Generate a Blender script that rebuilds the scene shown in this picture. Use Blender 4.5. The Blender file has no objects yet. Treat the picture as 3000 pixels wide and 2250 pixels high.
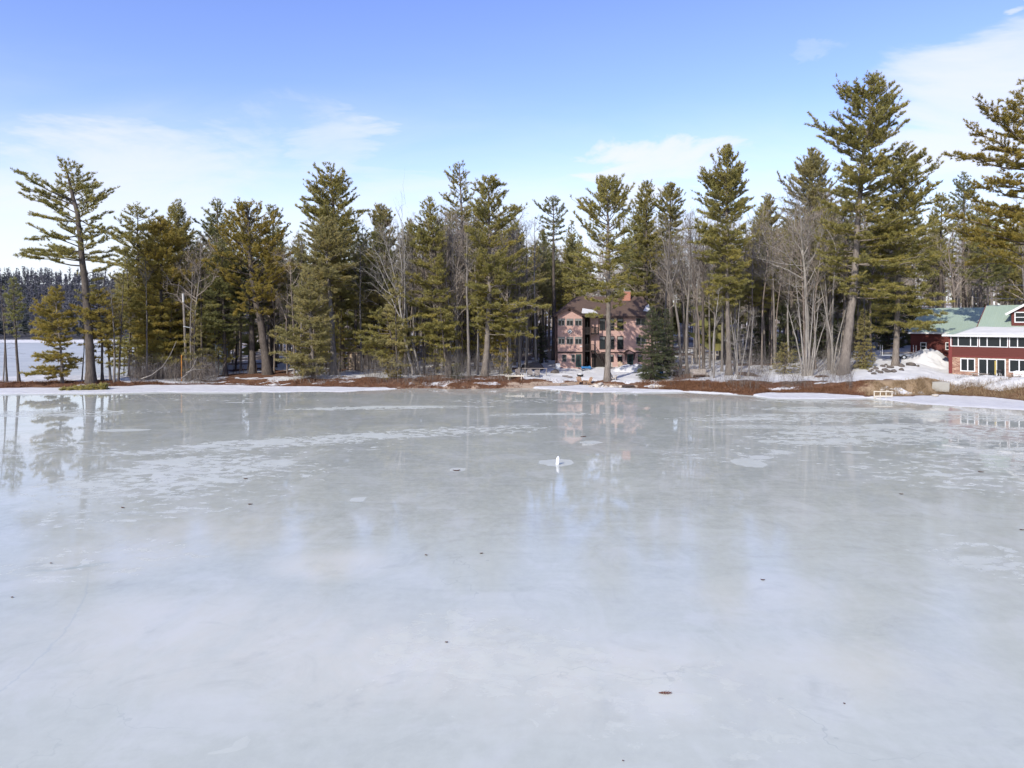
import bpy, math, random
import numpy as np
C = bpy.context.scene.collection
SC = bpy.context.scene
F, CX, HY, CH = 2080.0, 1500.0, 940.0, 9.0      # focal length in photo pixels, optical axis, horizon row, camera height

def PX(px, Y): return (px - CX) / F * Y
def PZ(py, Y): return CH - (py - HY) / F * Y

# ------------------------------------------------------------------ numpy noise
def _h(ix, iy, s):
    v = np.sin(ix * 127.1 + iy * 311.7 + s * 74.7) * 43758.5453
    return v - np.floor(v)
def vnoise(x, y, s=0):
    x = np.asarray(x, float); y = np.asarray(y, float)
    ix = np.floor(x); iy = np.floor(y); fx = x - ix; fy = y - iy
    fx = fx * fx * (3 - 2 * fx); fy = fy * fy * (3 - 2 * fy)
    a = _h(ix, iy, s); b = _h(ix + 1, iy, s); c = _h(ix, iy + 1, s); d = _h(ix + 1, iy + 1, s)
    return a + (b - a) * fx + (c - a) * fy + (a - b - c + d) * fx * fy
def fbm(x, y, s=0, o=4):
    t = 0; a = .5; n = 0
    for i in range(o):
        t = t + a * vnoise(np.asarray(x) * 2 ** i, np.asarray(y) * 2 ** i, s + i * 3); n += a; a *= .5
    return t / n
def sstep(a, b, x):
    t = np.clip((np.asarray(x, float) - a) / (b - a), 0, 1); return t * t * (3 - 2 * t)

# ------------------------------------------------------------------ meshes and objects
def mesh_data(name, V, faces, mats, mi=None, attrs=None, smooth=False):
    """faces: list of (n,k) int arrays; mi: material index per array; attrs: name -> per-vertex floats"""
    me = bpy.data.meshes.new(name)
    V = np.ascontiguousarray(V, dtype=np.float32)
    me.vertices.add(len(V)); me.vertices.foreach_set('co', V.ravel())
    loops = np.concatenate([f.ravel() for f in faces]).astype(np.int32)
    tot = np.concatenate([np.full(len(f), f.shape[1], np.int32) for f in faces])
    st = np.concatenate([[0], np.cumsum(tot)[:-1]]).astype(np.int32)
    me.loops.add(len(loops)); me.loops.foreach_set('vertex_index', loops)
    me.polygons.add(len(tot)); me.polygons.foreach_set('loop_start', st)
    if mi is not None:
        me.polygons.foreach_set('material_index', np.concatenate([np.full(len(f), m, np.int32) for f, m in zip(faces, mi)]))
    if smooth is not False:
        sm = np.concatenate([np.full(len(f), bool(s)) for f, s in zip(faces, smooth if isinstance(smooth, (list, tuple)) else [smooth] * len(faces))])
        me.polygons.foreach_set('use_smooth', sm)
    else:
        me.polygons.foreach_set('use_smooth', np.zeros(len(tot), bool))
    for m in mats: me.materials.append(m)
    for k, v in (attrs or {}).items():
        a = me.attributes.new(k, 'FLOAT', 'POINT'); a.data.foreach_set('value', np.ascontiguousarray(v, dtype=np.float32))
    me.update(calc_edges=True)
    return me

def link(name, data, parent=None, loc=(0, 0, 0), rz=0):
    o = bpy.data.objects.new(name, data); C.objects.link(o)
    o.location = loc; o.rotation_euler = (0, 0, rz)
    if parent: o.parent = parent
    return o
def tag(o, label=None, cat=None, group=None, kind=None):
    if label: o['label'] = label
    if cat: o['category'] = cat
    if group: o['group'] = group
    if kind: o['kind'] = kind
    return o
def thing(name, label, cat, loc=(0, 0, 0), rz=0, group=None):
    o = link(name, None, None, loc, rz); o.empty_display_size = .3
    return tag(o, label, cat, group)

class MB:
    """collects polygons, then links them as one mesh object"""
    def __init__(s): s.v = []; s.f = []; s.n = 0
    def add(s, V, Fc):
        V = np.asarray(V, float); s.v.append(V)
        for f in Fc: s.f.append([i + s.n for i in f])
        s.n += len(V); return s
    def box(s, x0, x1, y0, y1, z0, z1):
        return s.add([(x0, y0, z0), (x1, y0, z0), (x1, y1, z0), (x0, y1, z0), (x0, y0, z1), (x1, y0, z1), (x1, y1, z1), (x0, y1, z1)],
                     [(0, 3, 2, 1), (4, 5, 6, 7), (0, 1, 5, 4), (1, 2, 6, 5), (2, 3, 7, 6), (3, 0, 4, 7)])
    def prism(s, poly, axis, a, b):
        """polygon (two coords) extruded along axis from a to b"""
        def put(p, t): return {'y': (p[0], t, p[1]), 'x': (t, p[0], p[1]), 'z': (p[0], p[1], t)}[axis]
        n = len(poly)
        V = [put(p, a) for p in poly] + [put(p, b) for p in poly]
        return s.add(V, [tuple(range(n)), tuple(range(2 * n - 1, n - 1, -1))] + [(i, i + n, (i + 1) % n + n, (i + 1) % n) for i in range(n)])
    def slab(s, quad, th):
        """a quad in space given thickness th downwards along its normal"""
        q = np.asarray(quad, float); nrm = np.cross(q[1] - q[0], q[-1] - q[0]); nrm /= np.linalg.norm(nrm)
        if nrm[2] < 0: nrm = -nrm
        n = len(q); V = np.vstack([q, q - nrm * th])
        return s.add(V, [tuple(range(n)), tuple(range(2 * n - 1, n - 1, -1))] + [(i, i + n, (i + 1) % n + n, (i + 1) % n) for i in range(n)])
    def bar(s, a, b, w, h=None):
        """beam with rectangular section between two points"""
        a = np.asarray(a, float); b = np.asarray(b, float); h = h or w; d = (b - a) / np.linalg.norm(b - a)
        up = np.array((0, 0, 1.)) if abs(d[2]) < .9 else np.array((0, 1., 0))
        sx = np.cross(d, up); sx /= np.linalg.norm(sx); sz = np.cross(sx, d)
        V = [p + sx * i * w / 2 + sz * j * h / 2 for p in (a, b) for i, j in ((-1, -1), (1, -1), (1, 1), (-1, 1))]
        return s.add(V, [(3, 2, 1, 0), (4, 5, 6, 7), (0, 1, 5, 4), (1, 2, 6, 5), (2, 3, 7, 6), (3, 0, 4, 7)])
    def tube(s, pts, rad, S=8):
        pts = np.asarray(pts, float); rad = np.broadcast_to(np.asarray(rad, float), (len(pts),))
        V, Q = batch_tubes(pts[None], rad[None], S)
        m = len(pts); s.add(V, [tuple(q) for q in Q] + [tuple(range(S - 1, -1, -1)), tuple(range((m - 1) * S, m * S))]); return s
    def lathe(s, prof, S=16, c=(0, 0, 0)):
        return s.tube([(c[0], c[1], c[2] + z) for r, z in prof], [r for r, z in prof], S)
    def build(s, name, mat, parent=None, loc=(0, 0, 0), rz=0, smooth=False, bevel=0):
        me = bpy.data.meshes.new(name); me.from_pydata([tuple(v) for v in np.vstack(s.v)], [], s.f)
        me.materials.append(mat)
        if smooth: me.polygons.foreach_set('use_smooth', np.ones(len(me.polygons), bool))
        o = link(name, me, parent, loc, rz)
        if bevel:
            b = o.modifiers.new('bevel', 'BEVEL'); b.width = bevel; b.segments = 2
        return o

def batch_tubes(P, R, S):
    """P (N,M,3) paths, R (N,M) radii -> verts, quads"""
    N, M, _ = P.shape
    T = np.gradient(P, axis=1); T /= np.linalg.norm(T, axis=2, keepdims=True) + 1e-9
    ref = np.where(np.abs(T[..., 2:3]) > .85, np.array([1., 0, 0]), np.array([0, 0, 1.]))
    ref = np.broadcast_to(ref[:, :1], T.shape)
    A = np.cross(T, ref); A /= np.linalg.norm(A, axis=2, keepdims=True) + 1e-9
    B = np.cross(T, A)
    an = np.arange(S) / S * 2 * np.pi
    V = P[:, :, None] + R[:, :, None, None] * (A[:, :, None] * np.cos(an)[:, None] + B[:, :, None] * np.sin(an)[:, None])
    i = np.arange(N)[:, None, None] * M * S + np.arange(M - 1)[None, :, None] * S
    j = np.arange(S)[None, None]; j2 = (j + 1) % S
    Q = np.stack([i + j, i + j2, i + S + j2, i + S + j], -1).reshape(-1, 4)
    return V.reshape(-1, 3), Q

# ------------------------------------------------------------------ materials
class NT:
    def __init__(s, name):
        m = bpy.data.materials.new(name); m.use_nodes = True; s.m = m; s.t = m.node_tree; s.t.nodes.clear()
    def n(s, typ, **kw):
        nd = s.t.nodes.new(typ)
        for k, v in kw.items():
            if k.startswith('i_'):
                k2 = k[2:]; k2 = int(k2) if k2.isdigit() else k2.replace('_', ' '); s.set(nd, k2, v)
            else: setattr(nd, k, v)
        return nd
    def set(s, nd, k, v):
        if isinstance(v, bpy.types.NodeSocket): s.t.links.new(v, nd.inputs[k])
        else: nd.inputs[k].default_value = v
    def coord(s, what='Object', scale=(1, 1, 1), rot=(0, 0, 0)):
        tc = s.n('ShaderNodeTexCoord'); mp = s.n('ShaderNodeMapping'); s.t.links.new(tc.outputs[what], mp.inputs[0])
        mp.inputs['Scale'].default_value = scale; mp.inputs['Rotation'].default_value = rot; return mp.outputs[0]
    def noise(s, vec, scale, detail=4, rough=.55, dist=0):
        nd = s.n('ShaderNodeTexNoise'); s.set(nd, 'Vector', vec); nd.inputs['Scale'].default_value = scale
        nd.inputs['Detail'].default_value = detail; nd.inputs['Roughness'].default_value = rough; nd.inputs['Distortion'].default_value = dist
        return nd.outputs['Fac']
    def ramp(s, fac, a, b, lo=0., hi=1.):
        nd = s.n('ShaderNodeMapRange', interpolation_type='SMOOTHSTEP'); s.set(nd, 0, fac)
        for i, v in zip((1, 2, 3, 4), (a, b, lo, hi)): s.set(nd, i, v)
        return nd.outputs[0]
    def mix(s, fac, a, b):
        nd = s.n('ShaderNodeMix', data_type='RGBA'); s.set(nd, 0, fac)
        for k, v in ((6, a), (7, b)): s.set(nd, k, (*v, 1) if isinstance(v, tuple) and len(v) == 3 else v)
        return nd.outputs[2]
    def math(s, op, a, b=0., c=0., clamp=False):
        nd = s.n('ShaderNodeMath', operation=op, use_clamp=clamp)
        for k, v in ((0, a), (1, b), (2, c)): s.set(nd, k, v)
        return nd.outputs[0]
    def attr(s, name):
        nd = s.n('ShaderNodeAttribute'); nd.attribute_name = name; return nd.outputs['Fac']
    def bsdf(s, col, rough=.8, spec=.3, bump=None, bstr=.3, bdist=.02, **kw):
        p = s.n('ShaderNodeBsdfPrincipled')
        s.set(p, 'Base Color', (*col, 1) if isinstance(col, tuple) and len(col) == 3 else col)
        s.set(p, 'Roughness', rough); s.set(p, 'Specular IOR Level', spec)
        for k, v in kw.items(): s.set(p, k.replace('_', ' '), v)
        if bump is not None:
            b = s.n('ShaderNodeBump'); s.set(b, 'Height', bump); b.inputs['Strength'].default_value = bstr; b.inputs['Distance'].default_value = bdist
            s.t.links.new(b.outputs[0], p.inputs['Normal'])
        return p.outputs[0]
    def out(s, sh):
        o = s.n('ShaderNodeOutputMaterial'); s.t.links.new(sh, o.inputs[0]); return s.m

def plain(name, col, rough=.7, var=.25, scale=6, metal=0, spec=.3):
    t = NT(name); nz = t.noise(t.coord(), scale, 4)
    lo = tuple(c * (1 - var) for c in col); hi = tuple(min(1, c * (1 + var)) for c in col)
    return t.out(t.bsdf(t.mix(nz, lo, hi), rough, spec, nz, .15, .01, Metallic=metal))
def bark(name, a, b, sc=1.0):
    t = NT(name); v = t.coord('Object', (9 * sc, 9 * sc, 1.6 * sc)); nz = t.noise(v, 1.0, 5, .65)
    big = t.noise(t.coord(), .5, 3)
    c = t.mix(t.ramp(nz, .3, .7), a, b); c = t.mix(t.ramp(big, .4, .75, 0, .45), c, tuple(x * .55 for x in a))
    return t.out(t.bsdf(c, .9, .15, nz, .6, .03))
def needles(name, a, b, c):
    t = NT(name); nz = t.noise(t.coord(), .45, 3); ti = t.attr('tint')
    col = t.mix(t.ramp(nz, .35, .65), a, b); col = t.mix(t.ramp(ti, .55, 1, 0, .8), col, c)
    d = t.bsdf(col, .6, .25)
    tr = t.n('ShaderNodeBsdfTranslucent'); t.set(tr, 'Color', col)
    ms = t.n('ShaderNodeMixShader'); ms.inputs[0].default_value = .48; t.t.links.new(d, ms.inputs[1]); t.t.links.new(tr.outputs[0], ms.inputs[2])
    return t.out(ms.outputs[0])
def siding(name, col, pitch=.15, dark=.78, axis=2):
    """lap siding: the boards run along the wall, each a little proud at its lower edge"""
    t = NT(name); tc = t.coord(); sp = t.n('ShaderNodeSeparateXYZ'); t.t.links.new(tc, sp.inputs[0])
    saw = t.math('FRACT', t.math('DIVIDE', sp.outputs[axis], pitch))
    nz = t.noise(t.coord('Object', (.6, .6, 5)), 1.4, 4); n2 = t.noise(tc, .7, 4)
    c = t.mix(nz, tuple(x * .86 for x in col), tuple(min(1, x * 1.1) for x in col))
    c = t.mix(t.ramp(n2, .5, .8, 0, .3), c, tuple(x * .7 for x in col))
    c = t.mix(t.ramp(saw, .0, .14, .5, 0), c, tuple(x * dark * .6 for x in col))
    return t.out(t.bsdf(c, .65, .25, t.math('SUBTRACT', 1., saw), .6, .02))
def glass(name, col=(.009, .011, .012)):
    t = NT(name); nz = t.noise(t.coord(), .9, 2)
    return t.out(t.bsdf(t.mix(nz, col, tuple(c * 2.2 for c in col)),   .05, .28, nz, .04, .02))
M = {}
M['bark_pine'] = bark('bark_pine', (.118, .099, .084), (.223, .192, .164))
M['bark_dark'] = bark('bark_dark', (.059, .049, .042), (.126, .105, .088))
M['bark_grey'] = bark('bark_grey', (.118, .103, .091), (.214, .192, .168))
M['bark_brown'] = bark('bark_brown', (.135, .11, .092), (.235, .195, .165))
M['bark_pale'] = bark('bark_pale', (.176, .160, .143), (.311, .286, .256), .7)
M['olive'] = needles('needles_olive', (.365, .318, .101), (.293, .272, .090), (.503, .414, .113))
M['yellow'] = needles('needles_yellow', (.400, .307, .073), (.320, .267, .070), (.493, .380, .094))
M['green'] = needles('needles_green', (.284, .272, .101), (.218, .223, .090), (.406, .356, .113))
M['dark'] = needles('needles_dark', (.125, .142, .070), (.096, .117, .062), (.232, .232, .092))
M['tawny'] = needles('needles_tawny', (.389, .332, .138), (.317, .288, .121), (.518, .430, .162))
M['pink'] = siding('pink_siding', (.425, .275, .232), .2)
M['red'] = siding('red_siding', (.098, .024, .018), .2)
M['brown_trim'] = plain('brown_trim', (.032, .018, .016), .6, .3)
M['white'] = plain('white_paint', (.588, .588, .580), .5, .05)
M['greywin'] = plain('grey_window_paint', (.19, .185, .18), .5, .1)
M['glass'] = glass('window_glass')
M['blind'] = plain('window_blind', (.2, .2, .185), .8, .1)
M['dark_green'] = plain('dark_green_paint', (.02, .05, .045), .4, .2)
M['wood'] = plain('weathered_wood', (.33, .29, .25), .85, .3, 9)
M['wood_dark'] = plain('dark_wood', (.07, .05, .04), .8, .3, 9)
M['wood_new'] = plain('pale_wood', (.554, .504, .420), .7, .12, 9)
M['cedar'] = plain('cedar_wood', (.30, .19, .12), .65, .2, 9)
M['metal'] = plain('dull_metal', (.5, .52, .54), .4, .15, 8, 1)
M['black'] = plain('black_rubber', (.02, .02, .022), .7, .3)
M['blue'] = plain('blue_tarp', (.025, .13, .30), .45, .25, 3)
M['stone'] = plain('grey_stone', (.34, .31, .28), .9, .4, 3)
M['stone_dark'] = plain('dark_stone', (.10, .085, .075), .9, .45, 3)
M['stone_pale'] = plain('pale_stone', (.437, .395, .336), .9, .25, 3)
M['concrete'] = plain('concrete', (.302, .290, .256), .9, .12, 4)
M['tan'] = plain('tan_panel', (.38, .29, .2), .8, .2)
M['orange'] = plain('orange_paint', (.55, .22, .03), .6, .1)
M['buoy'] = plain('white_plastic', (.85, .86, .87), .35, .04)
M['leaf'] = plain('dead_leaf', (.10, .035, .02), .8, .5, 40)
def snow_mat(name, col=(.50, .50, .50)):
    t = NT(name); v = t.coord(); a = t.noise(v, 1.1, 5, .6); b = t.noise(v, 14, 3)
    c = t.mix(t.ramp(a, .35, .7), tuple(x * .94 for x in col), col)
    h = t.math('ADD', a, t.math('MULTIPLY', b, .12))
    return t.out(t.bsdf(c, .75, .25, h, .55, .12))
M['snow'] = snow_mat('snow')
def shingles():
    t = NT('brown_shingles'); v = t.coord('Object'); n1 = t.noise(v, .55, 4); n2 = t.noise(t.coord('Object', (3, 3, 9)), 2.2, 3)
    c = t.mix(n2, (.066, .046, .038), (.125, .086, .068)); c = t.mix(t.ramp(n1, .45, .75, 0, .45), c, (.055, .042, .036))
    return t.out(t.bsdf(c, .9, .15, n2, .5, .02))
M['shingles'] = shingles()
def metal_roof():
    t = NT('mint_metal_roof'); v = t.coord(); sp = t.n('ShaderNodeSeparateXYZ'); t.t.links.new(v, sp.inputs[0])
    saw = t.math('FRACT', t.math('DIVIDE', sp.outputs[0], .45)); rib = t.ramp(t.math('ABSOLUTE', t.math('SUBTRACT', saw, .5)), .42, .5)
    nz = t.noise(t.coord('Object', (1, 1, .3)), .8, 4)
    c = t.mix(nz, (0.231, 0.300, 0.233), (0.289, 0.352, 0.279)); c = t.mix(t.math('MULTIPLY', rib, .25), c, (0.430, 0.548, 0.437))
    return t.out(t.bsdf(c, .45, .4, rib, .6, .03))
M['mint'] = metal_roof()
def veneer():
    t = NT('stone_veneer'); v = t.coord('Object', (1, 1, 3.2)); vo = t.n('ShaderNodeTexVoronoi'); t.set(vo, 'Vector', v); vo.inputs['Scale'].default_value = 2.6
    ed = t.n('ShaderNodeTexVoronoi', feature='DISTANCE_TO_EDGE'); t.set(ed, 'Vector', v); ed.inputs['Scale'].default_value = 2.6
    sp = t.n('ShaderNodeSeparateColor'); t.t.links.new(vo.outputs['Color'], sp.inputs[0])
    c = t.mix(sp.outputs[0], (.24, .12, .085), (.46, .31, .22)); c = t.mix(t.ramp(ed.outputs[0], 0, .06, .75, 0), c, (.15, .11, .09))
    return t.out(t.bsdf(c, .9, .2, t.ramp(ed.outputs[0], 0, .1), .8, .03))
M['veneer'] = veneer()
def brick():
    t = NT('chimney_brick'); b = t.n('ShaderNodeTexBrick'); mp = t.coord('Object', (1, 1, 1), (math.pi / 2, 0, 0)); t.set(b, 'Vector', mp)
    b.inputs['Scale'].default_value = 5; b.inputs['Color1'].default_value = (.42, .17, .11, 1); b.inputs['Color2'].default_value = (.33, .14, .1, 1); b.inputs['Mortar'].default_value = (.4, .33, .28, 1)
    b.inputs['Mortar Size'].default_value = .012
    return t.out(t.bsdf(b.outputs[0], .9, .15))
M['brick'] = brick()
def brushm(name, a, b):
    t = NT(name); return t.out(t.bsdf(t.mix(t.attr('tint'), a, b), .9, .1))
M['brush'] = brushm('rusty_brush', (.075, .036, .022), (.24, .125, .07))
M['brush_tawny'] = brushm('tawny_brush', (.14, .09, .05), (.34, .25, .15))
M['hazy_hill_bark'] = bark('hazy_hill_bark', (.10, .10, .115), (.125, .125, .143))  # blue grey of distance haze put into the bark colour
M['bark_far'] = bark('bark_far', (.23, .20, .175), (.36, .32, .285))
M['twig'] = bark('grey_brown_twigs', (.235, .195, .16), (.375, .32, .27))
M['hazy_hill_green'] = needles('hazy_hill_needles', (.075, .086, .078), (.064, .075, .07), (.095, .105, .09))  # needle colour paled and blued to stand for haze over the hill
M['dark_frame'] = plain('navy_paint', (.03, .035, .05), .5, .2)
M['red_trim'] = plain('red_paint', (.14, .027, .023), .55, .2)
M['curtain'] = plain('ochre_curtain', (.35, .27, .08), .8, .2)
M['metal_dull'] = plain('weathered_sheet_metal', (.26, .31, .34), .6, .2)
M['wood_mid'] = plain('grey_weathered_wood', (.19, .165, .15), .85, .3, 9)
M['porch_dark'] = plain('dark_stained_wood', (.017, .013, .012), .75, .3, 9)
M['buoy_grey'] = plain('faded_white_paint', (.42, .41, .39), .7, .2)
# ------------------------------------------------------------------ terrain: shoreline, bank and hill by bearing
_k = np.array([-900, -300, 0, 270, 450, 600, 700, 1000, 1300, 1500, 1700, 1850, 2000, 2200, 2255, 2400, 2540, 2700, 2760, 2900, 3000, 3200, 3900.])
_ysh = np.array([90, 92, 93.6, 95.5, 98, 98, 97.5, 95, 93.6, 95.5, 98, 93.5, 91, 85.5, 87.5, 87, 83.5, 83.5, 85, 82, 78.7, 74, 66.])
_zc = np.array([.5, .5, .45, .45, .35, .35, .5, .7, .85, .8, .7, .75, .75, .75, .7, .9, 1.5, 1.65, 1.6, 1.75, 1.8, 1.8, 1.8])
_dc = np.array([2, 2, 2, 2, 3, 4, 4, 3.5, 3, 3, 4, 4, 3.5, 3.5, 4, 4, 3.6, 3.6, 4, 4.5, 4.5, 4.5, 4.5])
_sl = np.array([.0, 0, 0, 0, 0, .01, .03, .035, .03, .04, .065, .05, .055, .06, .07, .085, .12, .15, .13, .05, .03, .03, .03])
_pyi = np.array([1158, 1157, 1155, 1153, 1150, 1150, 1150, 1148, 1133, 1131, 1149, 1150.5, 1149, 1158, 1167, 1170, 1166, 1184, 1188, 1197, 1203, 1216, 1240.])
_bw = np.array([5, 5, 5, 5.5, 2, .8, 3, 6, 6.5, 4.5, 2.6, 3.5, 5, 5.5, 1.0, 4, 4.4, 4.2, 3, 4, 4, 4, 4.])
def bearing(X, Y): return X / np.maximum(Y, 1) * F + CX
def shore(X, Y):
    k = bearing(X, Y)
    return np.interp(k, _k, _ysh) + 2.0 * (fbm(X / 5.5, Y * 0, 3) - .5) + .9 * (fbm(X / 1.3, Y * 0, 13) - .5)
def hgt(X, Y):
    X = np.asarray(X, float); Y = np.asarray(Y, float)
    k = bearing(X, Y); d = Y - shore(X, Y)
    zc = np.interp(k, _k, _zc); dc = np.interp(k, _k, _dc); sl = np.interp(k, _k, _sl)
    yi = CH * F / (np.interp(k, _k, _pyi) - HY) + 1.2 * (fbm(X / 2.7, Y * 0 + 5, 9) - .5)
    z = zc * sstep(0, 1, np.clip(d / dc, 0, 1)) + sl * np.clip(d - dc, 0, 22)
    z = z + np.where(d > .4, (fbm(X / 2.2, Y / 2.2, 1) - .5) * .34 + (fbm(X / .7, Y / .7, 2, 2) - .5) * .12, 0) * sstep(.4, 1.6, d)
    lk = sstep(700, 1000, k)
    z = z + lk * .075 * np.clip(Y - 132, 0, 150) + lk * (fbm(X / 25, Y / 25, 5) - .5) * 5 * sstep(125, 170, Y)
    shelf = .05 + .09 * fbm(X / 1.6, Y / 1.6, 7) + .10 * sstep(-3, 0, d)
    z = np.where(d < .4, np.maximum(shelf * sstep(-.3, .9, Y - yi) - .25 * (1 - sstep(-.8, .3, Y - yi)), np.where(d > -.2, z * sstep(-.2, .4, d), -9.)), z + .1)
    bay = sstep(435, 400, k - 26 * (fbm(Y / 9, X * 0, 4) - .5)) * sstep(14.5, 18, d + 2.5 * (fbm(X / 5, X * 0, 11) - .5))
    bay = bay * (1 - sstep(293, 299, Y + 6 * fbm(X / 14, X * 0, 6)))
    z = z * (1 - bay) - .7 * bay
    far = sstep(296, 620, Y) * (1 - .35 * lk) * .84
    z = z + far * (34 + 13 * np.sin(X / 70 + .9) + 10 * (fbm(X / 90, Y / 90, 8) - .5)) * sstep(1300, 500, k) + .9 * sstep(297, 301, Y) * (1 - lk)
    return z
def G(px, Y): return float(hgt(np.array([PX(px, Y)]), np.array([Y]))[0])

def build_ground():
    xs = np.concatenate([np.linspace(-700, -84, 60), np.arange(-80, 80.01, .33), np.linspace(84, 700, 60)])
    ys = np.concatenate([np.arange(64, 124, .25), np.arange(124, 170, 1.5), np.arange(170, 330, 4), np.linspace(330, 900, 34)])
    X, Y = np.meshgrid(xs, ys); x = X.ravel(); y = Y.ravel(); z = hgt(x, y)
    nx, ny = len(xs), len(ys); i = (np.arange(ny - 1)[:, None] * nx + np.arange(nx - 1)[None]).ravel()
    Q = np.stack([i, i + 1, i + nx + 1, i + nx], -1)
    k = bearing(x, y); d = y - shore(x, y); bw = np.interp(k, _k, _bw)
    n = fbm(x / 2.6, y / 2.6, 21); n2 = fbm(x / 6, y / 4, 25)
    bank = sstep(-.7, -.1, d) * (1 - sstep(.55, 1.1, d / bw + 1.3 * (n - .5))) * np.maximum(sstep(.30, .42, fbm(x / 3.2, y / 1.6, 71)), 1 - sstep(.3, 1.2, d))  # brown litter kept unbroken along the bank foot as its painted shadow
    woods = np.maximum(sstep(830, 930, k) * (1 - sstep(1500, 1580, k)), sstep(1935, 2000, k) * (1 - sstep(2500, 2570, k)))
    woods = np.maximum(woods, sstep(300, 420, k) * (1 - sstep(820, 900, k)) * .95)
    patch = sstep(.53, .64, n2) * woods * sstep(1, 3, d) * (1 - sstep(60, 90, d))
    patch = np.maximum(patch, sstep(.47, .56, n2) * sstep(640, 690, k) * (1 - sstep(850, 950, k)) * sstep(.8, 1.5, d) * (1 - sstep(11, 14, d)))
    deep = sstep(118, 134, y) * sstep(.36, .5, n) * sstep(400, 520, k) * (1 - sstep(1935, 1960, k) * (1 - sstep(2015, 2040, k)) * (1 - sstep(150, 160, y)))  # litter over the deep woods floor, its brown partly painting the shade there
    litter_and_shade = np.clip(np.maximum.reduce([bank, patch * .9, deep * .85, sstep(298, 302, y)]), 0, 1); farm = .5 * sstep(118, 140, y) + .5 * sstep(285, 300, y)
    soil = sstep(2460, 2600, k + 90 * (n - .5)) * (1 - sstep(2700, 2800, k + 90 * (n - .5))) * (1 - sstep(3.6, 4.8, d)) * sstep(-.1, .4, d)
    sand = np.maximum(sstep(1420, 1520, k) * (1 - sstep(1850, 1900, k)) * (1 - sstep(1.3, 2.6, d)) * sstep(-.6, 0, d),
                      sstep(950, 1100, k) * (1 - sstep(1420, 1500, k)) * (1 - sstep(.7, 1.6, d)) * sstep(-.5, 0, d) * .5)
    t = NT('ground'); v = t.coord(); n1 = t.noise(v, 2.2, 6, .65); n3 = t.noise(v, 9, 4, .6); n4 = t.noise(v, .9, 5)
    lit = t.attr('litter_and_shade'); so = t.attr('soil'); sa = t.attr('sand')
    m = t.ramp(t.math('ADD', lit, t.math('MULTIPLY', t.math('SUBTRACT', n1, .5), 1.5)), .38, .56)
    brown = t.mix(t.ramp(n3, .3, .7), (.055, .027, .017), (.162, .081, .044)); brown = t.mix(t.ramp(n4, .5, .7, 0, .6), brown, (.212, .132, .076))
    brown = t.mix(t.ramp(t.attr('deep'), 0, .5, 0, .85), brown, (.21, .18, .155)); brown = t.mix(t.ramp(t.attr('deep'), .5, 1), brown, (.06, .058, .06)); tan = t.mix(n3, (.204, .140, .081), (.340, .255, .162)); sandc = t.mix(n1, (.255, .183, .132), (.391, .315, .238))
    brown = t.mix(t.ramp(t.math('ADD', so, t.math('MULTIPLY', t.math('SUBTRACT', n1, .5), .8)), .4, .65), brown, tan)
    brown = t.mix(t.ramp(t.math('ADD', sa, t.math('MULTIPLY', t.math('SUBTRACT', n4, .5), 1.4)), .45, .7), brown, sandc)
    snow = t.mix(t.ramp(n4, .3, .7), (.486, .486, .482), (.567, .567, .563))
    snow = t.mix(t.ramp(n3, .62, .75, 0, .3), snow, (.45, .38, .33))
    c = t.mix(m, snow, brown)
    hh = t.math('ADD', n1, t.math('MULTIPLY', n3, .35))
    o = link('ground', mesh_data('ground', np.stack([x, y, z], -1), [Q], [t.out(t.bsdf(c, .85, .2, hh, .6, .1))], attrs=dict(litter_and_shade=litter_and_shade, soil=soil, sand=sand, deep=farm), smooth=True))
    o['kind'] = 'structure'

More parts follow.
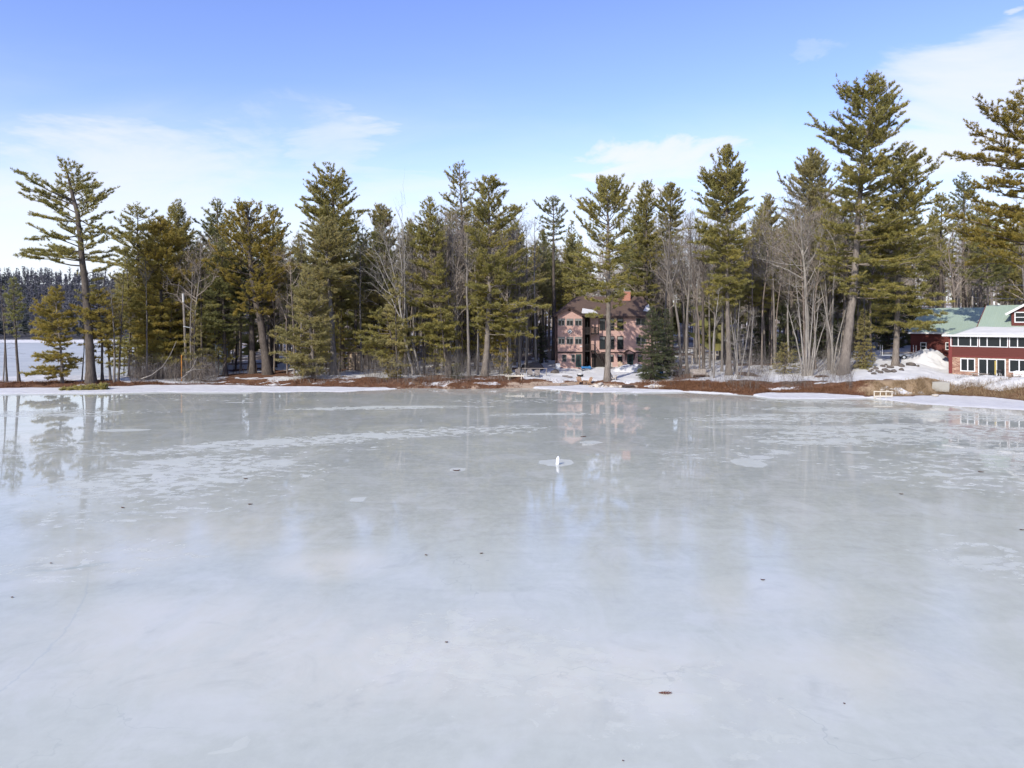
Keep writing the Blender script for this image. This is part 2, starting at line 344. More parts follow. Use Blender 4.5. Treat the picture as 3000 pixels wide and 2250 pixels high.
def build_ice():
    xs = np.concatenate([np.linspace(-700, -82, 40), np.arange(-80, 80.01, .45), np.linspace(82, 700, 40)])
    ys = np.concatenate([np.linspace(-120, 5, 20), np.arange(6, 40, .2), np.arange(40, 101, .3), np.linspace(104, 130, 6)])
    X, Y = np.meshgrid(xs, ys); x = X.ravel(); y = Y.ravel()
    nx, ny = len(xs), len(ys); i = (np.arange(ny - 1)[:, None] * nx + np.arange(nx - 1)[None]).ravel()
    Q = np.stack([i, i + 1, i + nx + 1, i + nx], -1)
    def blob(X0, Y0, rx, ry, rot=0, soft=1.):
        c, s = math.cos(rot), math.sin(rot); u = ((x - X0) * c + (y - Y0) * s) / rx; w = (-(x - X0) * s + (y - Y0) * c) / ry
        wob = .5 * (fbm(x / (rx * .35 + .8), y / (ry * .35 + .8), X0) - .5)
        return 1 - sstep(1 - soft, 1, np.sqrt(u * u + w * w) + wob)
    def at(px, py): Y0 = CH * F / (py - HY); return PX(px, Y0), Y0
    patch = np.zeros(len(x))
    # windblown flake fields and old snow-ice, where the photograph shows them
    for px, py, rx, ry, rot, st in [(2600, 1270, 16, 7, .2, .8), (2300, 1225, 14, 4, .1, .75), (2860, 1370, 13, 8, .5, .6), (2420, 1200, 11, 3, 0, .8), (2150, 1330, 8, 5, .4, .5),
                                    (560, 1385, 9, 9, .7, .85), (760, 1330, 13, 4, .45, .5), (900, 1290, 16, 3.5, .4, .85), (1220, 1270, 14, 3.5, .35, .75), (1420, 1265, 7, 2.5, .35, .6),
                                    (430, 1480, 8, 5, .6, .5), (120, 1210, 14, 4, 0, .7), (150, 1310, 8, 4, .2, .5), (300, 1640, 5, 3, .4, .5), (1500, 1175, 12, 3, 0, .55), (650, 1170, 22, 2.2, 0, .45),
                                    (1100, 1195, 13, 1.8, .1, .9), (1600, 1213, 7, 1, .1, .8), (2950, 1330, 12, 8, .3, .6), (2500, 1180, 16, 3, -.2, .7), (2830, 1220, 14, 4, -.3, .7),
                                    (1330, 1895, 3.2, 3.0, -.5, .7), (1550, 1950, 4, 2.6, -.6, .7), (1900, 2000, 5, 2, -.3, .6), (2050, 2150, 3, 2, -.3, .5), (2950, 1650, 3, 4, .6, .6)]:
        X0, Y0 = at(px, py); patch = np.maximum(patch, min(1., st * 1.2) * blob(X0, Y0, rx * 1.3, ry * 1.3, rot, .7))
    tint = np.zeros(len(x))
    for px, py, rx, ry, st in [(620, 1850, 9, 5, .8), (1150, 1930, 7, 4, .9), (1750, 1990, 8, 3.2, .8), (420, 1600, 5, 6, .6), (960, 1650, 3, 3, .9), (720, 1560, 4, 4, .6), (2480, 1960, 5, 3, .6), (2250, 1760, 5, 3, .4)]:
        X0, Y0 = at(px, py); tint = np.maximum(tint, st * blob(X0, Y0, rx, ry, 0, .8))
    solid = np.zeros(len(x))      # plates of clear white ice with an edge: round the buoy, along the shore
    for px, py, rx, ry, rot, st in [(1635, 1355, 1.35, 1.5, 0, .8), (1340, 1376, .8, .7, .1, .9), (1050, 1463, .45, .6, 0, .7), (1170, 1191, 6, .7, .12, .9), (1620, 1214, 4.5, .45, -.1, .9), (1340, 1190, 3, .9, 0, .5),
                                    (1730, 1296, 1.2, .8, 0, .6), (2230, 1340, 1, .8, 0, .7), (2250, 1293, 1.2, .8, .1, .7), (2510, 1325, 1.3, .8, 0, .6), (2200, 1357, 1.5, 2, 0, .6), (1110, 1190, 2, .3, 0, 1), (700, 1179, 2, .4, 0, .8), (360, 1260, 2.6, .9, .1, .7),
                                    (700, 2180, .42, .42, 0, .7), (620, 2210, .15, .12, 0, .6), (2830, 1318, 3, .8, -.1, .6), (2450, 1255, 6, 2, 0, .5), (2620, 1205, 9, 1.6, -.1, .6), (2240, 1250, 7, 1.6, 0, .5)]:
        X0, Y0 = at(px, py); solid = np.maximum(solid, st * blob(X0, Y0, rx, ry, rot, .3))
    sh = y - CH * F / (np.interp(bearing(x, y), _k, _pyi) - HY)
    solid = np.maximum(solid, (.2 + .5 * sstep(.42, .6, fbm(x / 9, y * 0, 33))) * sstep(-2.6, -1.2, sh + 1.6 * (fbm(x / 6, y / 2, 31) - .5)))
    wet = np.zeros(len(x))
    for px, py, rx, ry, rot, st in [(200, 1665, 1.6, .13, .35, 1), (260, 1655, 1.2, .1, .5, .8), (130, 1672, .8, .12, .1, .7), (2330, 1196, 5, .4, 0, .8), (2450, 1186, 4, .25, .5, .7), (2650, 1190, 9, .5, -.25, .6), (2150, 1172, 4, .25, -.2, .5), (2080, 1164, 4, .2, -.3, .5), (2560, 1206, 5, .3, 0, .7)]:
        X0, Y0 = at(px, py); wet = np.maximum(wet, st * blob(X0, Y0, rx, ry, rot, .8))
    def crack(pts, w, st):
        nonlocal wet
        P = [at(*p) for p in pts]
        for (ax, ay), (bx, by) in zip(P[:-1], P[1:]):
            L2 = (bx - ax) ** 2 + (by - ay) ** 2; u = np.clip(((x - ax) * (bx - ax) + (y - ay) * (by - ay)) / L2, 0, 1)
            dd = np.hypot(x - ax - u * (bx - ax), y - ay - u * (by - ay)); wet = np.maximum(wet, st * (1 - sstep(w * .3, w, dd)))
    matte = sstep(44, 17, y + 9 * (fbm(x / 9, y / 9, 41) - .5))
    t = NT('lake_ice'); v = t.coord()
    big = t.noise(v, .07, 5, .6); mid = t.noise(t.coord('Object', (.8, .35, 1), (0, 0, .35)), .9, 5, .6); fine = t.noise(v, 7, 3)
    flake = t.noise(t.coord('Object', (1.0, 1.25, 1), (0, 0, .5)), 1.15, 4, .62, .3)
    flake2 = t.noise(t.coord('Object', (.5, .9, 1), (0, 0, .3)), .55, 5, .6)
    pa, so, ti, we, ma = (t.attr(a) for a in ('patch', 'solid', 'tint', 'wet', 'matte'))
    c = t.mix(t.ramp(big, .32, .68), (.315, .328, .282), (.383, .397, .340))
    c = t.mix(t.ramp(mid, .42, .75, 0, .4), c, (.419, .432, .375))
    strk = t.noise(t.coord('Object', (.16, 1.0, 1), (0, 0, .12)), 1.0, 6, .62, .4); strk2 = t.noise(t.coord('Object', (.3, 1.5, 1), (0, 0, -.22)), .9, 5, .6)
    c = t.mix(t.ramp(strk, .5, .66, 0, .4), c, (.437, .448, .392)); c = t.mix(t.ramp(strk2, .52, .68, 0, .3), c, (.265, .275, .242))
    c = t.mix(t.math('MULTIPLY', ma, .55), c, (.484, .508, .441))
    c = t.mix(t.math('MULTIPLY', ti, t.ramp(mid, .3, .6, .35, .95)), c, (.529, .517, .433))
    th = t.math('SUBTRACT', .74, t.math('MULTIPLY', pa, .30))
    fl = t.ramp(flake, t.math('SUBTRACT', th, .05), t.math('ADD', th, .12)); th2 = t.math('SUBTRACT', .74, t.math('MULTIPLY', pa, .26)); fl2 = t.ramp(flake2, t.math('SUBTRACT', th2, .04), t.math('ADD', th2, .10))
    f = t.math('MAXIMUM', fl, t.math('MULTIPLY', fl2, .9)); f = t.math('MAXIMUM', f, t.ramp(t.math('ADD', so, t.math('MULTIPLY', t.math('SUBTRACT', mid, .5), .5)), .3, .6, 0, .8))
    c = t.mix(t.math('MULTIPLY', f, t.math('SUBTRACT', .78, t.math('MULTIPLY', ma, .36))), c, (.538, .556, .490))
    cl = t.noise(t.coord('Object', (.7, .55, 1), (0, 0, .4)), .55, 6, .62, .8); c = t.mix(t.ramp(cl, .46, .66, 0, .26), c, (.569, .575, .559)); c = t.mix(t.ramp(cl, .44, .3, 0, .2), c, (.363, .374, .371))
    c = t.mix(t.math('MULTIPLY', we, .75), c, (.270, .320, .294))
    mott = t.noise(t.coord('Object', (1, .8, 1)), 2.6, 5, .7); c = t.mix(t.ramp(mott, .32, .7, .0, .34), c, (.504, .526, .459)); c = t.mix(t.ramp(t.noise(v, .35, 6, .68, 1.2), .52, .75, 0, .35), c, (.286, .300, .268))
    vo = t.n('ShaderNodeTexVoronoi', feature='DISTANCE_TO_EDGE'); wv_ = t.n('ShaderNodeVectorMath', operation='ADD'); nzc = t.n('ShaderNodeTexNoise'); nzc.inputs['Scale'].default_value = .5; nzc.inputs['Detail'].default_value = 4; t.set(nzc, 'Vector', v); t.set(wv_, 0, v); sc_ = t.n('ShaderNodeVectorMath', operation='SCALE'); t.set(sc_, 0, nzc.outputs['Color']); sc_.inputs['Scale'].default_value = 5.; t.set(wv_, 1, sc_.outputs[0]); t.set(vo, 'Vector', wv_.outputs[0]); vo.inputs['Scale'].default_value = .09
    ck = t.math('MULTIPLY', t.ramp(vo.outputs[0], 0, .0035, 1, 0), t.ramp(big, .45, .6, 0, .45)); c = t.mix(ck, c, (.281, .307, .284))
    sx = t.n('ShaderNodeSeparateXYZ'); t.t.links.new(v, sx.inputs[0]); yy = t.math('SUBTRACT', sx.outputs[1], 16.5)     # the one long crack on the left
    dx = t.math('ADD', t.math('ADD', sx.outputs[0], 12.4), t.math('MULTIPLY', t.math('MULTIPLY', yy, yy), .035)); dx = t.math('ABSOLUTE', t.math('ADD', dx, t.math('MULTIPLY', t.math('SUBTRACT', mott, .5), .35)))
    ln = t.math('MULTIPLY', t.ramp(dx, .0, .06, .27, 0), t.math('MULTIPLY', t.ramp(yy, -4, -2), t.ramp(yy, 7, 10, 1, 0))); c = t.mix(ln, c, (.281, .333, .354))
    r = t.math('ADD', t.math('MULTIPLY', t.ramp(big, .35, .7), .035), .014)
    r = t.math('ADD', r, t.math('MULTIPLY', f, .38)); r = t.math('ADD', r, t.math('MULTIPLY', ma, .12)); r = t.math('MULTIPLY', r, t.ramp(we, 0, 1, 1, .4))
    h = t.math('ADD', t.math('MULTIPLY', f, .5), t.math('MULTIPLY', fine, .08))
    sh_ = t.bsdf(c, r, .5, h, .12, .02, IOR=1.23)
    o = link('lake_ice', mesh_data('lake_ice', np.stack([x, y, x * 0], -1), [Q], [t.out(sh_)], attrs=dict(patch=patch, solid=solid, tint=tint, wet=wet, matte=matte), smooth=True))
    o['kind'] = 'structure'
    t = NT('bay_snow'); n1 = t.noise(t.coord('Object', (.12, .5, 1)), 1, 5); n2 = t.noise(t.coord('Object', (.03, .12, 1)), 1, 4)
    c = t.mix(t.ramp(n1, .35, .65), (.350, .371, .362), (.448, .463, .442)); c = t.mix(t.ramp(n2, .5, .7, 0, .5), c, (.299, .326, .325))
    m = MB(); m.add([(-500, 100, .015), (60, 100, .015), (60, 330, .015), (-500, 330, .015)], [(0, 1, 2, 3)])
    m.build('frozen_bay', t.out(t.bsdf(c, .6, .3)))['kind'] = 'structure'

def build_sky():
    w = bpy.data.worlds.new('World'); SC.world = w; w.use_nodes = True; nt = w.node_tree; nt.nodes.clear()
    t = NT.__new__(NT); t.t = nt
    sky = t.n('ShaderNodeTexSky', sky_type='NISHITA', sun_disc=False, sun_elevation=SUN_EL, sun_rotation=SUN_ROT, altitude=100, air_density=1.0, dust_density=.6, ozone_density=2.2)
    tc = t.n('ShaderNodeTexCoord'); sp = t.n('ShaderNodeSeparateXYZ'); nt.links.new(tc.outputs['Generated'], sp.inputs[0])
    zz = t.math('MAXIMUM', sp.outputs[2], .0)
    hs = t.n('ShaderNodeHueSaturation'); hs.inputs['Hue'].default_value = SKY_HUE; hs.inputs['Saturation'].default_value = SKY_SAT; hs.inputs['Value'].default_value = SKY_VAL; nt.links.new(sky.outputs[0], hs.inputs['Color'])
    # cirrus: noise on the plane of the cloud layer
    den = t.math('ADD', zz, .22); cv = t.n('ShaderNodeCombineXYZ')
    t.set(cv, 0, t.math('DIVIDE', sp.outputs[0], den)); t.set(cv, 1, t.math('DIVIDE', sp.outputs[1], den))
    mp = t.n('ShaderNodeMapping'); nt.links.new(cv.outputs[0], mp.inputs[0]); mp.inputs['Scale'].default_value = (1.0, 1.9, 1); mp.inputs['Rotation'].default_value = (0, 0, .5); mp.inputs['Location'].default_value = (1.3, 2.1, 0)
    wisp = t.noise(mp.outputs[0], 1.9, 8, .62, .6); soft = t.noise(mp.outputs[0], .8, 5, .5, .3)
    # cloud banks at the bearings where they stand
    dn1 = t.math('SUBTRACT', t.noise(mp.outputs[0], 1.1, 6, .6, .8), .5); dn2 = t.math('SUBTRACT', t.noise(cv.outputs[0], 2.3, 6, .6, .5), .5)
    az = t.math('DIVIDE', sp.outputs[0], t.math('MAXIMUM', sp.outputs[1], .05)); el = t.math('DIVIDE', sp.outputs[2], t.math('MAXIMUM', sp.outputs[1], .05))
    az = t.math('ADD', az, t.math('MULTIPLY', dn1, .55)); el = t.math('ADD', el, t.math('MULTIPLY', dn2, .26))
    def bank(px, py, rx, ry, tilt=0):
        a0, e0 = (px - CX) / F, (HY - py) / F
        da = t.math('SUBTRACT', az, a0); de = t.math('SUBTRACT', t.math('SUBTRACT', el, e0), t.math('MULTIPLY', da, tilt))
        q = t.math('ADD', t.math('POWER', t.math('DIVIDE', t.math('ABSOLUTE', da), rx / F), 2.), t.math('POWER', t.math('DIVIDE', t.math('ABSOLUTE', de), ry / F), 2.))
        return t.ramp(q, 0, 1.0, 1, 0)
    m = None
    for b, s in BANKS:
        v = t.math('MULTIPLY', bank(*b), s); m = v if m is None else t.math('MAXIMUM', m, v)
    haze = t.ramp(sp.outputs[2], .03, .36, 1.05, 0.)
    base = t.math('MAXIMUM', m, haze)
    d = t.math('ADD', base, t.math('MULTIPLY', t.math('SUBTRACT', wisp, .5), t.math('ADD', .25, t.math('MULTIPLY', base, .7))))
    d = t.math('ADD', d, t.math('MULTIPLY', t.math('SUBTRACT', soft, .5), .5))
    fac = t.ramp(d, .0, 1.25, 0, .9)
    col = t.mix(fac, hs.outputs[0], CLOUD)
    bg = t.n('ShaderNodeBackground'); nt.links.new(col, bg.inputs[0]); bg.inputs[1].default_value = SKY_STR
    o = t.n('ShaderNodeOutputWorld'); nt.links.new(bg.outputs[0], o.inputs[0])
SUN_EL = math.radians(34); SUN_AZ = math.radians(212)      # clockwise from +Y: behind the camera, to its left
SUN_ROT = SUN_AZ; SKY_STR = .15; SKY_HUE = .524; SKY_SAT = 1.13; SKY_VAL = 1.0; CLOUD = (3.55, 3.62, 4.05)
BANKS = [((150, 610, 1100, 340, .08), .95), ((1130, 520, 330, 180, -.5), .65), ((1930, 520, 330, 130, .15), 1.05), ((2950, 330, 480, 260, .35), .95), ((2420, 125, 160, 40, 0), .35), ((2980, 60, 60, 40, 0), .7), ((2250, 560, 500, 160), .6)]
def build_light():
    sd = bpy.data.lights.new('sun', 'SUN'); sd.energy = 3.0; sd.angle = math.radians(.55); sd.color = (1, .94, .84)
    so = bpy.data.objects.new('sun', sd); C.objects.link(so); so.rotation_euler = (math.pi / 2 - SUN_EL, 0, math.pi - SUN_AZ); so.location = (-60, -100, 90)
    cd = bpy.data.cameras.new('camera'); co = bpy.data.objects.new('camera', cd); C.objects.link(co)
    cd.sensor_width = 36; cd.lens = 36 * F / 3000; cd.shift_y = -(1125 - HY) / 3000; cd.clip_end = 3000; cd.clip_start = .3
    co.location = (0, 0, CH); co.rotation_euler = (math.pi / 2, 0, 0); SC.camera = co
    vs = SC.view_settings; vs.view_transform = 'Standard'; vs.look = 'None'; vs.gamma = 1; vs.exposure = .85; vs.use_curve_mapping = False
    SC.cycles.max_bounces = 5; SC.cycles.diffuse_bounces = 3; SC.cycles.glossy_bounces = 2; SC.cycles.transmission_bounces = 3; SC.cycles.caustics_reflective = False
    SC.cycles.use_denoising = True; SC.cycles.adaptive_threshold = .025
# ------------------------------------------------------------------ tree growing
def unit(v): return v / (np.linalg.norm(v, axis=-1, keepdims=True) + 1e-9)
def trunk_tube(rng, pts, r0, r1=.03, S=9, flare=1.45):
    """smooth tapered trunk through the given points, with a root flare"""
    pts = np.asarray(pts, float); t = np.linspace(0, 1, len(pts)); n = max(14, int(pts[-1, 2] / 1.2))
    u = np.linspace(0, 1, n); P = np.stack([np.interp(u, t, pts[:, i]) for i in range(3)], -1)
    if len(pts) > 2:
        for _ in range(2): P[1:-1] = (P[:-2] + 2 * P[1:-1] + P[2:]) / 4
    P[1:, :2] += rng.normal(0, .03, (n - 1, 2)) * min(1, r0 * 3)
    R = r1 + (r0 - r1) * (1 - u) ** .85; hz = P[:, 2]; R *= 1 + (flare - 1) * np.exp(-np.maximum(hz, 0) / (r0 * 2.2))
    base = P[:1].copy(); base[0, 2] -= .5; P = np.vstack([base, P]); R = np.concatenate([[R[0] * 1.1], R])
    V, Q = batch_tubes(P[None], R[None], S)
    return V, Q, P
def paths(base, d, L, curl, M, rng, wob=.06):
    """N curved branches: base (N,3), unit dir (N,3), length (N), upward curl (N)"""
    s = np.linspace(0, 1, M)[None, :, None]
    P = base[:, None] + d[:, None] * L[:, None, None] * s
    P[:, :, 2] += (curl * L)[:, None] * s[:, :, 0] ** 2
    w = rng.normal(0, 1, P.shape) * wob * L[:, None, None] * s * (1 if M > 2 else 0)
    return P + w
def tri_needles(rng, pos, axis, K, nl, nw, up=.35, spread=.85):
    n = len(pos); A = np.repeat(axis, K, 0); Pp = np.repeat(pos, K, 0)
    d = unit(A * .75 + rng.normal(0, spread * .6, (n * K, 3)) + np.array([0, 0, up]))
    w = unit(np.cross(d, rng.normal(0, 1, d.shape))) * (nw * rng.uniform(.6, 1.2, (n * K, 1)))
    l = nl * rng.uniform(.65, 1.25, (n * K, 1))
    V = np.stack([Pp - w, Pp + w, Pp + d * l], 1).reshape(-1, 3)
    return V
def pine(rng, tp, r0, prof, zb, spacing=.62, per=5, elev=(-6, 48), curl=.16, f0=.3, dens=1., nl=.34, nw=.045, K=6, gap=.12, jit=.4, twl=.42, up=.35,
         dead=True, flat=.9, lat=(35, 75), limbs=None, pclump=0.):
    """returns (trunk V,Q), (wood V,Q), (needle V tris), tint. prof(z)-> reach to the left, to the right"""
    f0 *= .55; nw *= .78; nl *= 1.1; dens *= 1.1; per += .8; K += 3
    tv, tq, P = trunk_tube(rng, tp, r0); zt = P[-1, 2]
    tx = lambda z: np.stack([np.interp(z, P[:, 2], P[:, 0]), np.interp(z, P[:, 2], P[:, 1]), z], -1)
    zs = []; az = []; z = zb; a0 = rng.uniform(0, 6.28)
    while z < zt - .25:
        t = (z - zb) / (zt - zb); n = max(2, int(round(per * (1 - .25 * t) + rng.uniform(-1, 1)))); a0 += rng.uniform(.4, 1.2)
        for i in range(n):
            if rng.random() > gap: zs.append(z + rng.normal(0, .07)); az.append(a0 + i / n * 6.283 + rng.normal(0, .25))
        z += spacing * rng.uniform(.65, 1.35) * (1 - .45 * t)
    zs = np.minimum(np.array(zs), zt - .15); az = np.array(az); t = np.clip((zs - zb) / (zt - zb), 0, 1)
    el = np.radians(elev[0] + (elev[1] - elev[0]) * t ** 1.3 + rng.normal(0, 7, len(zs))); zq = zs.copy(); bn = vnoise(zs * .8, az * .9 + zb * 7.3, int(zb * 100) % 97); rnd = (1.2 - jit * rng.random(len(zs)) ** 1.5) * (.68 + .55 * bn)
    for _ in range(3):                         # reach is read off at the height of the tip
        ll, lr = prof(np.minimum(zq, zt)); side = np.where(np.cos(az) > 0, lr, ll); dep = (ll + lr) / 2 * flat
        L = np.hypot(np.cos(az) * side, np.sin(az) * dep) * rnd / np.maximum(.5, np.cos(el)); zq = .5 * zq + .5 * (zs + L * np.maximum(0, np.sin(el) + curl))
    keep = (bn > .26) | (t > .93); zs, az, t, el, L = zs[keep], az[keep], t[keep], el[keep], L[keep]
    L = np.minimum(L, (zt - zs + .15) / np.maximum(.12, np.sin(el) + curl * .6)); L = np.maximum(L, .2)
    d = np.stack([np.cos(az) * np.cos(el), np.sin(az) * np.cos(el), np.sin(el)], -1); b = tx(zs); cu = curl * rng.uniform(.4, 1.5, len(zs))
    if limbs is not None and len(limbs):      # limbs singled out in the photograph: (z, dx, dy, dz) of the tip
        lb = tx(np.array([q[0] for q in limbs])); v = np.array([q[1:] for q in limbs], float); Ln = np.linalg.norm(v, axis=1)
        b = np.vstack([b, lb]); d = np.vstack([d, v / Ln[:, None]]); L = np.concatenate([L, Ln]); cu = np.concatenate([cu, np.full(len(Ln), .05)])
    N = len(L); BP = paths(b, d, L, cu, 6, rng, .03)
    BR = (.010 + .0125 * L)[:, None] * np.linspace(1, .22, 6)[None]
    wv, wq = batch_tubes(BP, BR, 4)
    if dead:                                   # bare dead stubs under the crown
        nd = int(zb * 2.6); zd = rng.uniform(zb * .3, zb + .8, nd); ad = rng.uniform(0, 6.28, nd); Ld = rng.uniform(.5, 2.4, nd) * (zd / max(zb, 1)) + .2; ed = np.radians(rng.uniform(-18, 22, nd))
        dd = np.stack([np.cos(ad) * np.cos(ed), np.sin(ad) * np.cos(ed), np.sin(ed)], -1)
        v2, q2 = batch_tubes(paths(tx(zd), dd, Ld, np.full(nd, -.05), 4, rng, .06), (.008 + .008 * Ld)[:, None] * np.linspace(1, .3, 4)[None], 3)
        wq = np.vstack([wq, q2 + len(wv)]); wv = np.vstack([wv, v2])
    # twigs along every branch
    f = np.full(N, f0) * rng.uniform(.75, 1.25, N); m = np.maximum(2, (L * (1 - f) / .24 * dens).astype(int)); bi = np.repeat(np.arange(N), m)
    s = f[bi] + (1 - f[bi]) * rng.random(len(bi)) ** .9; s5 = s * 5; i0 = np.minimum(s5.astype(int), 4); fr = (s5 - i0)[:, None]
    tb = BP[bi, i0] * (1 - fr) + BP[bi, i0 + 1] * fr; bd = unit(BP[bi, i0 + 1] - BP[bi, i0])
    sg = np.where(rng.random(len(bi)) > .5, 1, -1); an = np.radians(rng.uniform(lat[0], lat[1], len(bi))) * sg
    td = np.stack([bd[:, 0] * np.cos(an) - bd[:, 1] * np.sin(an), bd[:, 0] * np.sin(an) + bd[:, 1] * np.cos(an), bd[:, 2] * .8 + rng.uniform(-.08, .16, len(bi))], -1); td = unit(td)
    tl = np.minimum(twl * L[bi] * (1.08 - s) + .2, 1.5) * rng.uniform(.6, 1.25, len(bi))
    tvv, tqq = batch_tubes(np.stack([tb, tb + td * tl[:, None]], 1), np.tile(np.array([[.011, .005]]), (len(bi), 1)), 3)
    wq = np.vstack([wq, tqq + len(wv)]); wv = np.vstack([wv, tvv])
    bt = rng.random(N)[bi] * .6 + rng.random(len(bi)) * .4
    q = np.maximum(1, (tl / .15).astype(int)); ti = np.repeat(np.arange(len(bi)), q); u = rng.random(len(ti)) if pclump == 0 else rng.random(len(ti)) ** (1 - pclump)
    tp_ = tb[ti] + td[ti] * (tl[ti] * u)[:, None] + rng.normal(0, .04, (len(ti), 3)); tp_[:, 2] += .03
    nv = tri_needles(rng, tp_, td[ti], K, nl, nw, up); tint = np.repeat(bt[ti], K * 3)
    return (tv, tq), (wv, wq), nv, tint
def tree_parts(parts, wood, leaf):
    """mesh data of trunk and crown"""
    (tv, tq), (wv, wq), nv, tint = parts
    tm = mesh_data('trunk', tv, [tq], [M[wood]], smooth=True)
    k = len(wv); tri = np.arange(len(nv)).reshape(-1, 3) + k
    cm = mesh_data('crown', np.vstack([wv, nv]), [wq, tri], [M[wood], M[leaf]], [0, 1], dict(tint=np.concatenate([np.zeros(k), tint])), smooth=[True, False])
    return tm, cm
def plant_tree(name, label, cat, X, Y, data, group=None, rz=0, sc=1., z=None):
    zz = float(hgt(np.array([X]), np.array([Y]))[0]) if z is None else z
    o = thing(name, label, cat, (X, Y, zz - .03), rz, group); o.scale = (sc, sc, sc)
    link('trunk', data[0], o); link('crown', data[1], o); return o
def kids(rng, P, R, n, s0, s1, mix, upw, lf, M, curl, wob, rmin):
    """n children on each of the N parent paths"""
    N = len(P); L = np.linalg.norm(P[:, -1] - P[:, 0], axis=1); bi = np.repeat(np.arange(N), n); k = P.shape[1] - 1
    s = s0 + (s1 - s0) * rng.random(len(bi)); sk = s * k; i0 = np.minimum(sk.astype(int), k - 1); fr = (sk - i0)[:, None]
    b = P[bi, i0] * (1 - fr) + P[bi, i0 + 1] * fr; pd = unit(P[bi, i0 + 1] - P[bi, i0])
    d = unit(pd * mix + unit(rng.normal(0, 1, pd.shape)) * 1.0 + np.array([0, 0, upw]))
    ln = L[bi] * rng.uniform(lf[0], lf[1], len(bi)) * (1.15 - .6 * s)
    Pc = paths(b, d, ln, np.full(len(bi), curl), M, rng, wob)
    r = np.maximum(R[bi, 0] * .5 * (1 - .5 * s), rmin)
    return Pc, r[:, None] * np.linspace(1, .3, M)[None]
def bare(rng, tp, r0, zb, n1=14, reach=.34, elev=(25, 60), n2=6, n3=5, mix=.9, upw=.25, curl=.12, wob=.09, r3=.007, limbs=None):
    tv, tq, P = trunk_tube(rng, tp, r0, .018, 7, 1.25); zt = P[-1, 2]
    z = zb + (zt - zb) * np.sort(rng.random(n1)) ** .9 * .97; az = rng.uniform(0, 6.28, n1) ; el = np.radians(rng.uniform(elev[0], elev[1], n1))
    L = (zt - zb * .5) * reach * (1.1 - .75 * (z - zb) / (zt - zb)) * rng.uniform(.55, 1.15, n1)
    b = np.stack([np.interp(z, P[:, 2], P[:, 0]), np.interp(z, P[:, 2], P[:, 1]), z], -1)
    d = np.stack([np.cos(az) * np.cos(el), np.sin(az) * np.cos(el), np.sin(el)], -1)
    if limbs is not None:
        lb = np.array([q[0] for q in limbs]); v = np.array([q[1:] for q in limbs], float); Ln = np.linalg.norm(v, axis=1)
        b = np.vstack([b, np.stack([np.interp(lb, P[:, 2], P[:, 0]), np.interp(lb, P[:, 2], P[:, 1]), lb], -1)]); d = np.vstack([d, v / Ln[:, None]]); L = np.concatenate([L, Ln])
    P1 = paths(b, d, L, np.full(len(L), curl), 7, rng, wob * .45); R1 = np.minimum(.008 + .011 * L, r0 * .55)[:, None] * np.linspace(1, .25, 7)[None]
    out = [batch_tubes(P1, R1, 5)]
    P2, R2 = kids(rng, P1, R1, n2, .15, 1, mix, upw, (.3, .6), 5, curl, wob, .009); out.append(batch_tubes(P2, R2, 3))
    P3, R3 = kids(rng, P2, R2, n3, .1, 1, mix, upw, (.35, .7), 3, curl, wob, r3); out.append(batch_tubes(P3, R3, 3))
    # twigs straight on the upper trunk
    nt = n1; zz = rng.uniform(zb * .5, zt, nt); a = rng.uniform(0, 6.28, nt); dd = unit(np.stack([np.cos(a), np.sin(a), rng.uniform(.1, 1, nt)], -1))
    Pt = paths(np.stack([np.interp(zz, P[:, 2], P[:, 0]), np.interp(zz, P[:, 2], P[:, 1]), zz], -1), dd, rng.uniform(.6, 1.8, nt), np.zeros(nt), 3, rng, .08)
    out.append(batch_tubes(Pt, np.tile([[.011, .009, .005]], (nt, 1)), 3))
    V = []; Q = []; n = 0
    for v, q in out: V.append(v); Q.append(q + n); n += len(v)
    return (tv, tq), (np.vstack(V), np.vstack(Q))
def bare_parts(p, wood, twig=None):
    (tv, tq), (wv, wq) = p
    return mesh_data('trunk', tv, [tq], [M[wood]], smooth=True), mesh_data('crown', wv, [wq], [M[twig or wood]], smooth=True)

# ------------------------------------------------------------------ the trees one can tell apart
def from_px(Y, trunk, prof):
    """trunk [(px,py)..] bottom to top and outline [(py,left,right)..] read off the photograph, as metres round the tree's own base"""
    px0 = trunk[0][0]; X0 = PX(px0, Y); z0 = float(hgt(np.array([X0]), np.array([Y]))[0])
    tp = [(0, 0, 0)] + [(PX(x, Y) - X0, 0, PZ(y, Y) - z0) for x, y in trunk[1:]]
    tz = np.array([p[2] for p in tp]); tX = np.array([p[0] for p in tp])
    pr = sorted([(PZ(y, Y) - z0, PX(l, Y) - X0, PX(r, Y) - X0) for y, l, r in prof]); pz = np.array([p[0] for p in pr]); pl = np.array([p[1] for p in pr]); prr = np.array([p[2] for p in pr])
    def f(z):
        x = np.interp(z, tz, tX); return np.maximum(x - np.interp(z, pz, pl), .25), np.maximum(np.interp(z, pz, prr) - x, .25)
    return X0, z0, tp, f, pz[0]
